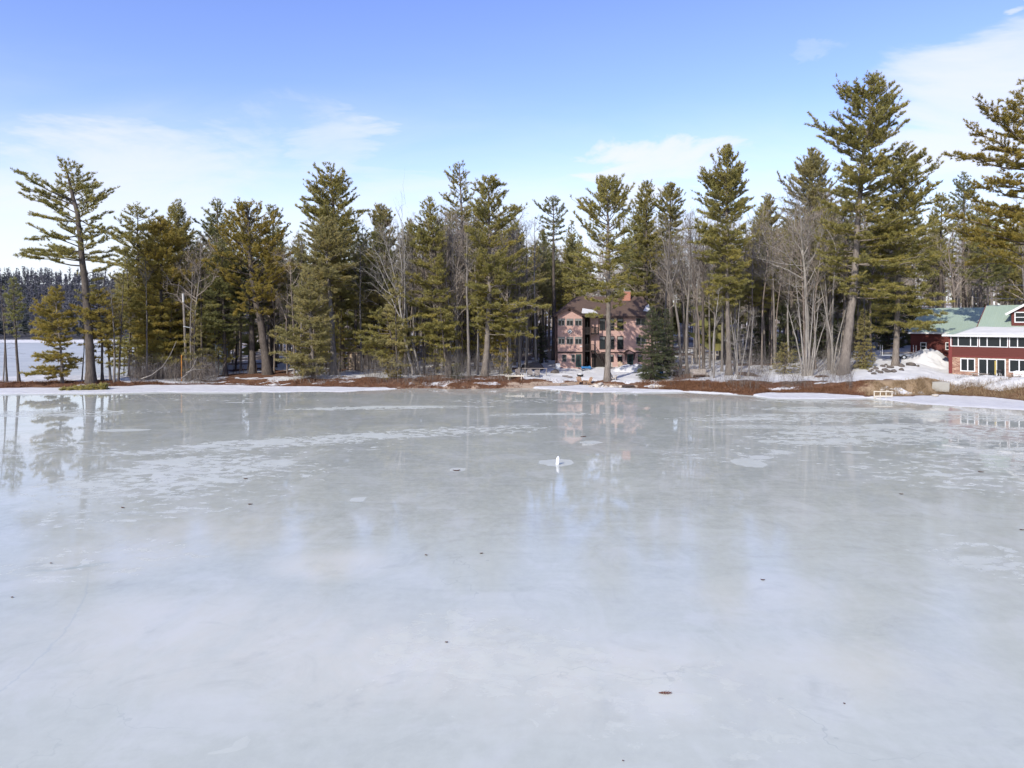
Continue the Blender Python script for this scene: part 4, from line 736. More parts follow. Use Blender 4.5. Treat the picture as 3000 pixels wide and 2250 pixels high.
    for i, (x0, Y, x1, y1, w, wood, lb) in enumerate(ws):
        y0 = HY + (CH - G(x0, Y)) * F / Y
        hero_bare(130 + i, lb, Y, [(x0, y0), ((x0 + x1) / 2 + (i % 3 - 1) * 3, (y0 + y1) / 2), (x1, y1)], 850, w, wood, n1=14, reach=.24, elev=(25, 65), n2=6, n3=4)
    hero(90, W, 'low boughed young pine before the dark trunks left of the brown house', 101, [(1310, 1104), (1300, 1020), (1290, 900)], [(905, 1280, 1300), (950, 1250, 1350), (1000, 1240, 1355), (1040, 1270, 1362), (1070, 1280, 1350)], 8, 'bark_dark', 'olive', spacing=.7, per=3, elev=(-8, 20), f0=.4, gap=.3)

def build_woods():
    rng = np.random.default_rng(77)
    def lin(a, b): return lambda z: (np.interp(z, a, b), np.interp(z, a, b))
    pp = []
    for i in range(6):
        H = rng.uniform(23, 28); cb = H * rng.uniform(.3, .5); w = rng.uniform(3.0, 4.2)
        tp = [(0, 0, 0), (rng.normal(0, .3), rng.normal(0, .3), H * .5), (rng.normal(0, .5), rng.normal(0, .5), H)]
        kw = [dict(), dict(elev=(0, 60), pclump=.4, f0=.4), dict(elev=(-12, 40), gap=.25), dict(spacing=.9, per=4, gap=.2), dict(elev=(0, 50)), dict(spacing=.8, elev=(-10, 45))][i]
        pp.append((tree_parts(pine(rng, tp, .23, lin([cb, cb + (H - cb) * .3, H * .8, H], [w * .8, w, w * .6, .3]), cb, **{**dict(dens=.8, K=5, nw=.055, nl=.38), **kw}), 'bark_pine', ['olive', 'green', 'olive', 'green', 'tawny', 'olive'][i]), H))
    bb = []
    for i in range(9):
        H = rng.uniform(19, 25); tp = [(0, 0, 0), (rng.normal(0, .35), rng.normal(0, .35), H * .4), (rng.normal(0, .7), rng.normal(0, .7), H * .75), (rng.normal(0, .9), rng.normal(0, .9), H)]
        bb.append((bare_parts(bare(rng, tp, rng.uniform(.13, .2), H * rng.uniform(.3, .5), n1=18, reach=rng.uniform(.24, .34), n2=7, n3=6, elev=(20, 62)), ['bark_brown', 'bark_grey', 'bark_grey', 'bark_brown', 'bark_pale', 'bark_dark', 'bark_brown', 'bark_grey', 'bark_brown'][i], 'twig'), H))
    free = [(1545, 1935, 95, 128), (2560, 3300, 80, 112), (1935, 2045, 95, 121), (620, 850, 90, 108), (1000, 1120, 95, 113), (2640, 3300, 110, 118)]
    def ok(px, Y, pts, dmin):
        if any(a <= px <= b and c <= Y <= d for a, b, c, d in free): return False
        X = PX(px, Y); return all((X - a) ** 2 + (Y - b) ** 2 > dmin * dmin for a, b in pts)
    zones = [(330, 860, 'left of the lakeside shed'), (860, 1240, 'behind the tan shed'), (1240, 1560, 'left of the brown house'), (1560, 1960, 'behind the brown house roof'), (1960, 2240, 'right of the brown house'), (2240, 2560, 'behind the giant pine'), (2560, 3300, 'behind the red barn')]
    def where(px): return next((s for a, b, s in zones if a <= px < b), 'in the woods')
    # treeline height over the woods, by bearing (photo rows)
    tl = lambda px: np.interp(px, [350, 600, 700, 900, 1100, 1200, 1350, 1500, 1600, 1700, 1850, 2000, 2100, 2250, 2400, 2550, 2700, 2800, 3100], [700, 650, 640, 690, 640, 640, 600, 610, 660, 650, 590, 600, 620, 600, 560, 560, 610, 590, 560])
    pts = []; n = 0; tries = 0
    while n < 142 and tries < 9000:
        tries += 1; px = rng.uniform(340, 3250) if n < 72 else float(rng.choice([rng.uniform(360, 1520), rng.uniform(860, 1520), rng.uniform(1570, 1700), rng.uniform(2190, 2480)])); Y = 111 + 55 * rng.random() ** 1.2
        if px > 2690 and rng.random() < .45: continue
        if (1880 < px < 2100 or 2170 < px < 2340 or 1460 < px < 1690) and n < 72 and rng.random() < .75: continue
        if not ok(px, Y, pts, 3.2): continue
        k = rng.integers(len(pp)); d, H = pp[k]; X = PX(px, Y); pts.append((X, Y)); z = G(px, Y); top = PZ(tl(px) + rng.uniform(-5, 110), Y); sc = np.clip((top - z) / H, .5, 1.5)
        plant_tree('pine_tree', 'dark pine standing among the crowded woods ' + where(px), 'tree', X, Y, d, 'woodland pines ' + where(px), rng.uniform(0, 6.28), float(sc)); n += 1
    n = 0; tries = 0; pts = []
    while n < 264 and tries < 9000:
        tries += 1; px = rng.uniform(380, 3250); Y = 103 + 64 * rng.random() ** 1.25
        if n > 190: px = float(rng.choice([rng.uniform(1470, 1700), rng.uniform(1880, 2120), rng.uniform(2150, 2500), rng.uniform(1190, 1420)]))
        if not ok(px, Y, pts, 1.5): continue
        k = rng.integers(len(bb)); d, H = bb[k]; X = PX(px, Y); pts.append((X, Y)); z = G(px, Y); top = PZ(tl(px) + rng.uniform(0, 120), Y); sc = np.clip((top - z) / H, .4, 1.5)
        plant_tree('bare_tree', 'leafless grey brown tree in the crowded woods ' + where(px), 'tree', X, Y, d, 'leafless woodland trees ' + where(px), rng.uniform(0, 6.28), float(sc)); n += 1
    yp = []
    for i in range(4):
        H = rng.uniform(9, 13); w = rng.uniform(2.0, 2.9); tp = [(0, 0, 0), (rng.normal(0, .15), rng.normal(0, .15), H * .5), (rng.normal(0, .25), rng.normal(0, .25), H)]
        yp.append((tree_parts(pine(rng, tp, .1, lin([.8, H * .25, H * .6, H], [w * .8, w, w * .7, .2]), rng.uniform(.6, 2.0), spacing=rng.uniform(.6, .9), per=3.6, elev=(-8, 38), f0=.3, gap=.22, dens=.9, nw=.05), 'bark_dark', ['yellow', 'olive', 'tawny', 'olive'][i]), H))
    n = 0; pts = []; tries = 0
    while n < 34 and tries < 4000:
        tries += 1; px = float(rng.choice([rng.uniform(360, 640), rng.uniform(840, 1500), rng.uniform(860, 1500)])); Y = float(np.interp(px, _k, _ysh)) + rng.uniform(5, 26)
        if not ok(px, Y, pts, 2.6) or (1180 < px < 1560 and Y < 103): continue
        k = rng.integers(len(yp)); d, H = yp[k]; X = PX(px, Y); pts.append((X, Y)); n += 1
        plant_tree('young_pine', 'young pine with loose low boughs in the understory ' + where(px), 'tree', X, Y, d, 'understory pines ' + where(px), rng.uniform(0, 6.28), float(rng.uniform(.7, 1.25)))
    # far woods nobody could count: one mass
    def mass(name, label, pos, H, conifer, mats, nt=46, w=.05):
        V = []; T = []; mi = []; n0 = 0; tr = []; tw = []; lf = []
        for (x, y, z), h, c in zip(pos, H, conifer):
            r = (h * .009 + .03) * (1 if w < .1 else .6); a = rng.uniform(0, 6.28); le = rng.normal(0, .02 * h, 2)
            b = np.array([[np.cos(a + i * 2.094) * r, np.sin(a + i * 2.094) * r, 0] for i in range(3)]) + (x, y, z - .4)
            top = np.array([x + le[0], y + le[1], z + h]); tr.append(np.stack([np.stack([b[i], b[(i + 1) % 3], top]) for i in range(3)]).reshape(-1, 3))
            u = rng.random(nt); az = rng.uniform(0, 6.28, nt)
            if c:
                u = .15 + .85 * u; L = h * .24 * (1.08 - u) + .35; p = np.array([x, y, z]) + np.outer(u, [le[0], le[1], h]); d = np.stack([np.cos(az), np.sin(az), rng.uniform(-.2, .5, nt)], -1); s = unit(np.cross(d, rng.normal(0, 1, d.shape))) * (L * .3)[:, None]
                lf.append(np.stack([p - s, p + s, p + d * L[:, None]], 1).reshape(-1, 3))
            else:
                u = .3 + .7 * u; L = h * .26 * (1.1 - u * .8) * rng.uniform(.5, 1.2, nt); p = np.array([x, y, z]) + np.outer(u, [le[0], le[1], h]); d = unit(np.stack([np.cos(az), np.sin(az), rng.uniform(.2, 1.6, nt)], -1)); s = unit(np.cross(d, rng.normal(0, 1, d.shape))) * w
                lf_ = np.stack([p - s, p + s, p + d * L[:, None]], 1); tw.append(lf_.reshape(-1, 3))
                p2 = p + d * (L * rng.uniform(.3, .8, nt))[:, None]; d2 = unit(d + rng.normal(0, .6, d.shape)); s2 = s * .7
                tw.append(np.stack([p2 - s2, p2 + s2, p2 + d2 * (L * .55)[:, None]], 1).reshape(-1, 3))
        Vs = [np.vstack(q) if q else np.zeros((0, 3)) for q in (tr, tw, lf)]; st = 0; Fs = []; mm = []
        for i, q in enumerate(Vs):
            if len(q): Fs.append(np.arange(len(q)).reshape(-1, 3) + st); mm.append(i)
            st += len(q)
        o = link(name, mesh_data(name, np.vstack(Vs), Fs, mats, mm, dict(tint=rng.random(st)))); tag(o, label, 'woods', kind='stuff')
    P = []; H = []; Cc = []
    while len(P) < 1500:
        Y = 124 + 170 * rng.random() ** 1.15; px = rng.uniform(400, 3500)
        if px > 2600 and Y < 150: continue
        if px < 860 and (Y > 200 or rng.random() < .3): continue
        if 1540 < px < 2030 and Y < 140: continue
        X = PX(px, Y); z = G(px, Y); P.append((X, Y, z)); h = PZ(tl(px) + 60 + rng.uniform(0, 180), Y) - z; H.append(float(np.clip(h, 8, 28))); Cc.append(rng.random() < .14)
    mass('far_woods', 'crowded grey brown leafless woods rising behind the shoreline trees', P, H, Cc, [M['bark_far'], M['twig'], M['green']], 62, .045)
    P = []; H = []; Cc = []
    while len(P) < 2300:
        Y = 299 + 330 * rng.random() ** .9; px = rng.uniform(-250, 860); X = PX(px, Y)
        P.append((X, Y, G(px, Y))); H.append(rng.uniform(6, 15)); Cc.append(rng.random() < (.45 if Y < 330 else .14))
    mass('hillside_woods', 'wooded hill across the frozen bay at the left', P, H, Cc, [M['hazy_hill_bark'], M['hazy_hill_bark'], M['hazy_hill_green']], 40, .3)

def build_cover():
    rng = np.random.default_rng(5)
    # dead brush on the bank: thin stalks, uncountable
    def stalks(name, label, X, Y, h, w, lean, mat, k=1):
        z = hgt(X, Y); n = len(X); b = np.stack([X, Y, z - .03], -1); d = unit(np.stack([rng.normal(0, lean, n), rng.normal(0, lean, n), np.ones(n)], -1))
        s = unit(np.cross(d, rng.normal(0, 1, d.shape))) * w[:, None]; V = np.stack([b - s, b + s, b + d * h[:, None]], 1)
        if k > 1:      # side twigs
            t = rng.uniform(.3, .9, (n, k)); p = b[:, None] + d[:, None] * (h[:, None] * t)[..., None]; d2 = unit(d[:, None] + rng.normal(0, .8, (n, k, 3))); l2 = (h[:, None] * rng.uniform(.2, .5, (n, k)))[..., None]; s2 = s[:, None] * .6
            V = np.concatenate([V, np.stack([p - s2, p + s2, p + d2 * l2], 2).reshape(-1, 3, 3)])
        V = V.reshape(-1, 3); o = link(name, mesh_data(name, V, [np.arange(len(V)).reshape(-1, 3)], [mat], attrs=dict(tint=np.repeat(rng.random(len(V) // 3), 3)))); tag(o, label, 'brush', kind='stuff')
    def bank(n, px0, px1, dmax, keep=None):
        px = rng.uniform(px0, px1, n); k = np.interp(px, _k, _ysh); d = rng.random(n) ** .8 * np.minimum(np.interp(px, _k, _bw), dmax) * (.3 + 1.0 * fbm(PX(px, k) / 3.5, px * 0, 61)) + .1; Y = k + d; X = PX(px, Y)
        Y = shore(X, Y) + d; m = vnoise(X / 1.3, Y / 1.3, 3) + .35 * rng.random(n) > (.48 if keep is None else keep); return X[m], Y[m]
    X, Y = bank(70000, -200, 2540, 6); q = bearing(X, Y); m = ~((q > 1530) & (q < 1880) & (rng.random(len(q)) < .9)) & ~((q > 500) & (q < 860) & (rng.random(len(q)) < .75)); X, Y = X[m], Y[m]
    stalks('dead_brush', 'low rusty dead brush covering the bank above the ice', X, Y, rng.uniform(.08, .42, len(X)), rng.uniform(.010, .028, len(X)), .75, M['brush'], 2)
    X, Y = bank(15000, 1930, 2260, 5, .5)
    stalks('dead_brush', 'dense rusty brush on the bank right of the brown house', X, Y, rng.uniform(.15, .6, len(X)), rng.uniform(.008, .02, len(X)), .6, M['brush'], 2)
    X, Y = bank(17000, 2690, 3300, 6, .5)
    stalks('dead_brush', 'tall tawny dead grass on the bank below the red house', X, Y, rng.uniform(.2, .75, len(X)), rng.uniform(.008, .02, len(X)), .6, M['brush_tawny'], 2)
    X, Y = bank(7000, 2530, 2760, 4, .6)
    stalks('dead_brush', 'sparse tawny weeds on the bare earth bank', X, Y, rng.uniform(.15, .5, len(X)), rng.uniform(.008, .02, len(X)), .6, M['brush_tawny'], 2)
    # twiggy undergrowth along the edge of the woods
    def under(name, label, n, zs, h0, h1, mat, k=7, w=(.006, .014)):
        px = np.concatenate([rng.uniform(a, b, int(n * f)) for a, b, f in zs]); d = 1.5 + 16 * rng.random(len(px)) ** 1.3; Y = np.interp(px, _k, _ysh) + d; X = PX(px, Y)
        m = vnoise(X / 2.2, Y / 2.2, 17) > .42; X, Y = X[m], Y[m]
        stalks(name, label, X, Y, rng.uniform(h0, h1, len(X)), rng.uniform(*w, len(X)), .28, mat, k)
    under('undergrowth', 'grey leafless twigs and saplings along the foot of the woods', 9000, [(380, 640, .25), (860, 1500, .4), (1960, 2500, .35)], .6, 4.5, M['bark_grey'])
    under('undergrowth', 'brown leafless thicket between the leaning pine and the utility pole', 1500, [(385, 600, .8), (560, 640, .2)], .8, 3.6, M['bark_brown'])
    px = rng.uniform(2800, 3050, 900); Y = np.interp(px, _k, _ysh) + rng.uniform(2.2, 5.2, 900); X = PX(px, Y)
    stalks('undergrowth', 'whitish leafless shrub twigs in the snow below the red house', X, Y, rng.uniform(.4, 1.1, 900), rng.uniform(.006, .011, 900), .5, M['bark_pale'], 6)
def window(par, x0, x1, z0, z1, y, frame='greywin', fw=.07, cols=1, rows=1, blind=0., name='window', glassm='glass', mull=None, deep=.06):
    """framed window in a wall facing -y (local): frame proud of the wall, pane set back inside it"""
    m = MB(); yf = y - deep
    m.box(x0, x1, yf, y + .03, z1 - fw, z1); m.box(x0, x1, yf, y + .03, z0, z0 + fw)
    m.box(x0, x0 + fw, yf, y + .03, z0 + fw, z1 - fw); m.box(x1 - fw, x1, yf, y + .03, z0 + fw, z1 - fw)
    cs = [x0 + (x1 - x0) * i / cols for i in range(1, cols)] if mull is None else mull
    for c in cs: m.box(c - fw * .5, c + fw * .5, yf + .004, y + .03, z0 + fw, z1 - fw)
    for i in range(1, rows):
        c = z0 + (z1 - z0) * i / rows; xs = [x0 + fw] + [q for c2 in cs for q in (c2 - fw * .5, c2 + fw * .5)] + [x1 - fw]
        for a, b in zip(xs[::2], xs[1::2]): m.box(a, b, yf + .008, y + .03, c - fw * .35, c + fw * .35)
    w = m.build(name, M[frame], par)
    MB().box(x0 + fw * .5, x1 - fw * .5, y - .022, y - .012, z0 + fw * .5, z1 - fw * .5).build('pane', M[glassm], w)
    if blind:
        b = MB(); xs = [x0 + fw] + [q for c2 in cs for q in (c2 - fw * .5, c2 + fw * .5)] + [x1 - fw]
        for a, c in zip(xs[::2], xs[1::2]): b.box(a + .01, c - .01, y - .03, y - .024, z1 - fw - (z1 - z0 - 2 * fw) * blind, z1 - fw - .004)
        b.build('blind', M['blind'], w)
    return w

def pink_house():
    Y0 = 112.0; OX = PX(1631, Y0); OZ = 1.62
    r = thing('lake_house', 'three storey brown pink house with brown shingle roof and brick chimney above the shore', 'house', (OX, Y0, OZ))
    def c(cx, cy, ly=0.):
        Y = Y0 + ly; return PX(1600 + cx / 4.88, Y) - OX, PZ(840 + cy / 4.88, Y) - OZ
    cx = lambda v, ly=0.: c(v, 0, ly)[0]
    cz = lambda v, ly=0.: c(0, v, ly)[1]
    x1 = cx(530); xm = cx(640, 1.6); xr = 15.6; ez = cz(405); D = 9.4; ym = 1.6; yr = 3.4
    pk = cz(300); px = cx(332)
    m = MB(); m.prism([(0, -.8), (x1, -.8), (x1, ez), (px, pk), (0, ez)], 'y', 0, ym + 3)
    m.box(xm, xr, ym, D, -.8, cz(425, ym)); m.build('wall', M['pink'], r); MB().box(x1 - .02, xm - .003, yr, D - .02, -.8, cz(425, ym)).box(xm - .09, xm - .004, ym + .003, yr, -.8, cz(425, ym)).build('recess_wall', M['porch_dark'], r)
    # roofs
    rz = cz(140, 6); e2 = cz(418, ym - .5); xl = -.35; ry = 5.6; e3 = D + .5
    m = MB(); m.slab([(xl, ym - .5, e2), (xr + .5, ym - .5, e2), (xr - 1, ry, rz), (cx(425, 6), ry, rz)], .2)
    m.slab([(xr + .5, e3, e2), (xl, e3, e2), (cx(425, 6), ry, rz), (xr - 1, ry, rz)], .2)
    m.slab([(xl, e3, e2), (xl, ym - .5, e2), (cx(425, 6), ry, rz)], .2); m.slab([(xr + .5, ym - .5, e2), (xr + .5, e3, e2), (xr - 1, ry, rz)], .2)
    rf = m.build('roof', M['shingles'], r)
    sl = (pk - ez) / (px); oh = .42; zl = ez - sl * oh + .1
    m = MB(); m.slab([(-oh, -.5, zl), (px, -.5, pk + .12), (px, 4.2, pk + .12), (-oh, 4.2, zl)], .2); m.slab([(px, -.5, pk + .12), (x1 + oh, -.5, zl), (x1 + oh, 4.2, zl), (px, 4.2, pk + .12)], .2)
    gr = m.build('roof', M['shingles'], r)
    m = MB()
    for a, b in (((-oh, -.56, zl - .09), (px, -.56, pk + .03)), ((px, -.56, pk + .03), (x1 + oh, -.56, zl - .09))): m.bar(a, b, .08, .3)
    m.build('fascia', M['brown_trim'], gr)
    MB().box(xl, xr + .5, ym - .62, ym - .5, e2 - .3, e2 - .02).build('fascia', M['brown_trim'], rf)
    # porch roof with lying snow
    a, b = x1 + oh + .01, cx(752, .6)
    m = MB(); m.slab([(a, -.2, cz(408)), (b, -.2, cz(400)), (b - .2, 2.6, cz(310, 2)), (a - .4, 2.6, cz(310, 2))], .15); pr = m.build('roof', M['shingles'], r)
    q0 = [(x1 - .25, .12, cz(388)), (b - .15, -.12, cz(392)), (b - .75, 1.1, cz(345, 1)), (x1 + .05, 1.7, cz(318, 1.4))]
    MB().slab([(p[0], p[1], p[2] + .16) for p in q0], .12).build('snow_patch', M['snow'], pr, bevel=.05)
    MB().slab([(14.0, ym + .35, e2 + .84), (15.3, ym + .2, e2 + .67), (15.1, ym + 1.5, e2 + 1.95), (14.6, ym + 1.2, e2 + 1.62)], .1).build('snow_patch', M['snow'], rf, bevel=.04)
    # chimney
    a, b = cx(1092, 4.8), cx(1203, 4.8); t = cz(68, 4.8)
    m = MB(); m.box(a, b, 4.6, 5.7, rz - 2.4, t); ch = m.build('chimney', M['brick'], r)
    MB().box(a - .06, b + .06, 4.54, 5.76, t, t + .1).build('cap', M['concrete'], ch)
    MB().tube([(a + .35, 5.1, t + .1), (a + .35, 5.1, t + .42)], .1, 10).tube([(a + .35, 5.1, t + .42), (a + .35, 5.1, t + .48)], .17, 10).build('flue_pipe', M['metal'], ch)
    # wing windows: three pairs on each of two floors
    for top, bot in ((456, 556), (716, 822)):
        for l, rr in ((170, 268), (289, 388), (410, 512)): window(r, cx(l), cx(rr), cz(bot), cz(top), 0, 'greywin', .075, 2, 1, .26)
    for l, rr in ((228, 292), (362, 415)): window(r, cx(l), cx(rr), cz(1075), cz(968), 0, 'greywin', .08, 1, 2)
    def door(l, rr, top, bot, y, frame, nm='door', leafm='dark_green'):
        x0, x1_ = cx(l, y), cx(rr, y); z0, z1 = cz(bot, y), cz(top, y)
        m = MB(); m.box(x0, x0 + .09, y - .06, y + .02, z0, z1); m.box(x1_ - .09, x1_, y - .06, y + .02, z0, z1); m.box(x0 + .09, x1_ - .09, y - .06, y + .02, z1 - .09, z1); m.box(x0 + .09, x1_ - .09, y - .035, y + .02, z0, z1 - .09)
        d = m.build(nm, M[leafm], r); zz = z0 + (z1 - z0) * .42
        m = MB(); m.box(x0 + .2, x1_ - .2, y - .042, y - .036, zz, z1 - .2); m.box(x0 + .2, x1_ - .2, y - .042, y - .036, z0 + .2, zz - .1); m.build('pane', M['glass'], d)
        MB().tube([(x1_ - .15, y - .04, z0 + 1.0), (x1_ - .15, y - .11, z0 + 1.0)], .03, 8).build('handle', M['metal'], d)
    door(425, 505, 964, 1150, 0, 'greywin')
    # main front
    for l, rr in ((762, 850), (889, 976), (1014, 1104)):
        window(r, cx(l, ym), cx(rr, ym), cz(626, ym), cz(448, ym), ym, 'brown_trim', .1, 1, 1, .2)
        window(r, cx(l, ym), cx(rr, ym), cz(896, ym), cz(706, ym), ym, 'brown_trim', .1, 1, 1, .22)
    for top, bot in ((448, 553), (716, 824)): window(r, cx(1282, ym), cx(1428, ym), cz(bot, ym), cz(top, ym), ym, 'greywin', .09, 2, 1)
    for l, rr in ((905, 965), (1020, 1090), (1310, 1375)): window(r, cx(l, ym), cx(rr, ym), cz(1076, ym), cz(970, ym), ym, 'brown_trim', .08, 1, 2, .2)
    door(1158, 1244, 964, 1166, ym, 'dark_green', 'entrance_door')
    # belt course, corner boards
    m = MB(); m.box(0, x1, -.05, -.003, cz(952), cz(930)); m.box(xm + 1.6, xr, ym - .05, ym - .003, cz(951, ym), cz(934, ym)); m.box(-.03, .14, -.06, -.052, -.8, ez); m.box(x1 - .14, x1 + .03, -.06, -.052, -.8, ez)
    m.box(-.05, -.003, -.06, .2, -.8, ez); m.build('trim', M['brown_trim'], r)
    m = MB(); m.box(px - .2, px + .2, -.03, -.002, cz(352), cz(328)); m.build('gable_vent', M['brown_trim'], r)
    # gabled hood over the entrance
    a, b, k = cx(1112, .5), cx(1288, .5), cx(1188, .5); z0, z1 = cz(948, .5), cz(903, .5)
    m = MB(); m.slab([(a, .3, z0), (k, .3, z1), (k, ym, z1), (a, ym, z0)], .09); m.slab([(k, .3, z1), (b, .3, z0), (b, ym, z0), (k, ym, z1)], .09); hd = m.build('door_hood', M['shingles'], r)
    MB().prism([(a + .3, z0 - .06), (b - .3, z0 - .06), (k, z1 - .16)], 'y', .36, ym - .01).build('gable', M['pink'], hd)
    m = MB()
    for s in (cx(1143, 1), cx(1262, 1)): m.bar((s, .42, z0 - .08), (s, ym - .02, z0 - 1.15), .1); m.box(s - .05, s + .05, ym - .1, ym - .01, z0 - 1.2, z0 - .1); m.box(s - .05, s + .05, .36, ym - .1, z0 - .18, z0 - .08)
    m.build('bracket', M['brown_trim'], hd)
    # porch: posts, two decks, stair
    m = MB()
    for s in (543, 636): m.box(cx(s) - .09, cx(s) + .09, .1, .28, -.8, cz(412))
    m.box(cx(751, .4) - .07, cx(751, .4) + .07, .35, .5, cz(690), cz(412)); m.build('porch_post', M['brown_trim'], r)
    a, b = x1 + .02, cx(756, .4)
    for zt, rb, nm in ((668, 562, 'upper_deck'), (915, 0, 'lower_deck')):
        z = cz(zt); bb = b if rb else cx(690, .4)
        d = MB().box(a, bb, .3, ym + (0 if rb else .0) - .004, z - .16, z).build('deck', M['porch_dark'], r)
        m = MB(); zt2 = z + 1.0; m.box(a, bb, .3, .38, zt2 - .07, zt2)
        if rb:
            for i in range(24): q = a + .05 + (bb - a - .1) * i / 23; m.box(q - .035, q + .035, .31, .36, z, zt2 - .07)
        else:
            for i in range(12): q = a + .05 + (bb - a - .1) * i / 11; m.box(q - .02, q + .02, .32, .36, z, zt2 - .07)
        m.build('railing', M['porch_dark'], d)
    s0 = np.array((cx(690, .6), .9, cz(915))); s1 = np.array((cx(850, .6), .9, cz(1150)))
    m = MB()
    for y in (.45, 1.45): m.bar((s0[0], y, s0[2] - .1), (s1[0], y, s1[2] - .1), .06, .3)
    for i in range(12): p = s0 + (s1 - s0) * (i + .5) / 12; m.box(p[0] - .16, p[0] + .16, .48, 1.42, p[2] - .03, p[2] + .01)
    st = m.build('staircase', M['porch_dark'], r)
    m = MB(); m.bar((s0[0], .45, s0[2] + .95), (s1[0], .45, s1[2] + .95), .07)
    for i in range(9): p = s0 + (s1 - s0) * i / 8; m.box(p[0] - .03, p[0] + .03, .42, .48, p[2], p[2] + .95)
    m.build('railing', M['brown_trim'], st)
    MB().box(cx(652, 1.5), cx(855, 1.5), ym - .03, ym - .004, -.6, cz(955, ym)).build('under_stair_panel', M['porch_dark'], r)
    # doors in the recess
    for top, bot in ((465, 665), (715, 915), (985, 1150)):
        x0, x2 = x1 + .25, xm - .15; m = MB().box(x0, x2, yr - .05, yr - .003, cz(bot, yr), cz(top, yr)); d = m.build('door', M['brown_trim'], r)
        MB().box(x0 + .12, x2 - .12, yr - .06, yr - .052, cz(bot, yr) + .9, cz(top, yr) - .15).build('pane', M['glass'], d)
    # deck on stilts at the right hand corner
    a = PX(1955, 115) - OX; b = PX(2024, 115) - OX; z = PZ(1036, 115) - OZ
    d = MB().box(xr + .003, b, 1.5, 6, z - .25, z).build('deck', M['wood_dark'], r)
    m = MB()
    for q in np.linspace(xr + .4, b - .15, 4):
        for y in (1.6, 5.8): m.box(q - .09, q + .09, y - .09, y + .09, -1, z - .25)
    m.build('stilts', M['wood'], d)
    m = MB(); m.box(xr + .01, b, 1.5, 1.58, z + .93, z + 1)
    for q in np.linspace(xr + .1, b - .05, 16): m.box(q - .025, q + .025, 1.51, 1.57, z, z + .93)
    m.build('railing', M['wood_dark'], d)
    m = MB().box(x1 - .55, x1 - .2, -.1, -.003, cz(850) - .08, cz(850) + .06); m.build('flood_lamp', M['white'], r)
    # diamond board with a dark sitting animal shape
    sx, sz = cx(338), cz(640); s = thing('diamond_sign', 'diamond shaped white board with a dark animal silhouette on the brown house', 'sign', (OX + sx, Y0 - .05, OZ + sz))
    R = .45; MB().prism([(0, -R), (R, 0), (0, R), (-R, 0)], 'y', -.03, .045).build('border', M['dark_frame'], s)
    R = .36; MB().prism([(0, -R), (R, 0), (0, R), (-R, 0)], 'y', -.045, -.031).build('board', M['white'], s)
    sil = [(-.26, -.2), (-.05, -.3), (.14, -.3), (.16, -.12), (.3, .02), (.24, .12), (.1, .1), (.04, .22), (-.03, .1), (-.1, -.02), (-.2, -.1)]
    MB().prism([(a * .62, b * .62) for a, b in sil], 'y', -.056, -.046).build('silhouette', M['dark_frame'], s)
    return r

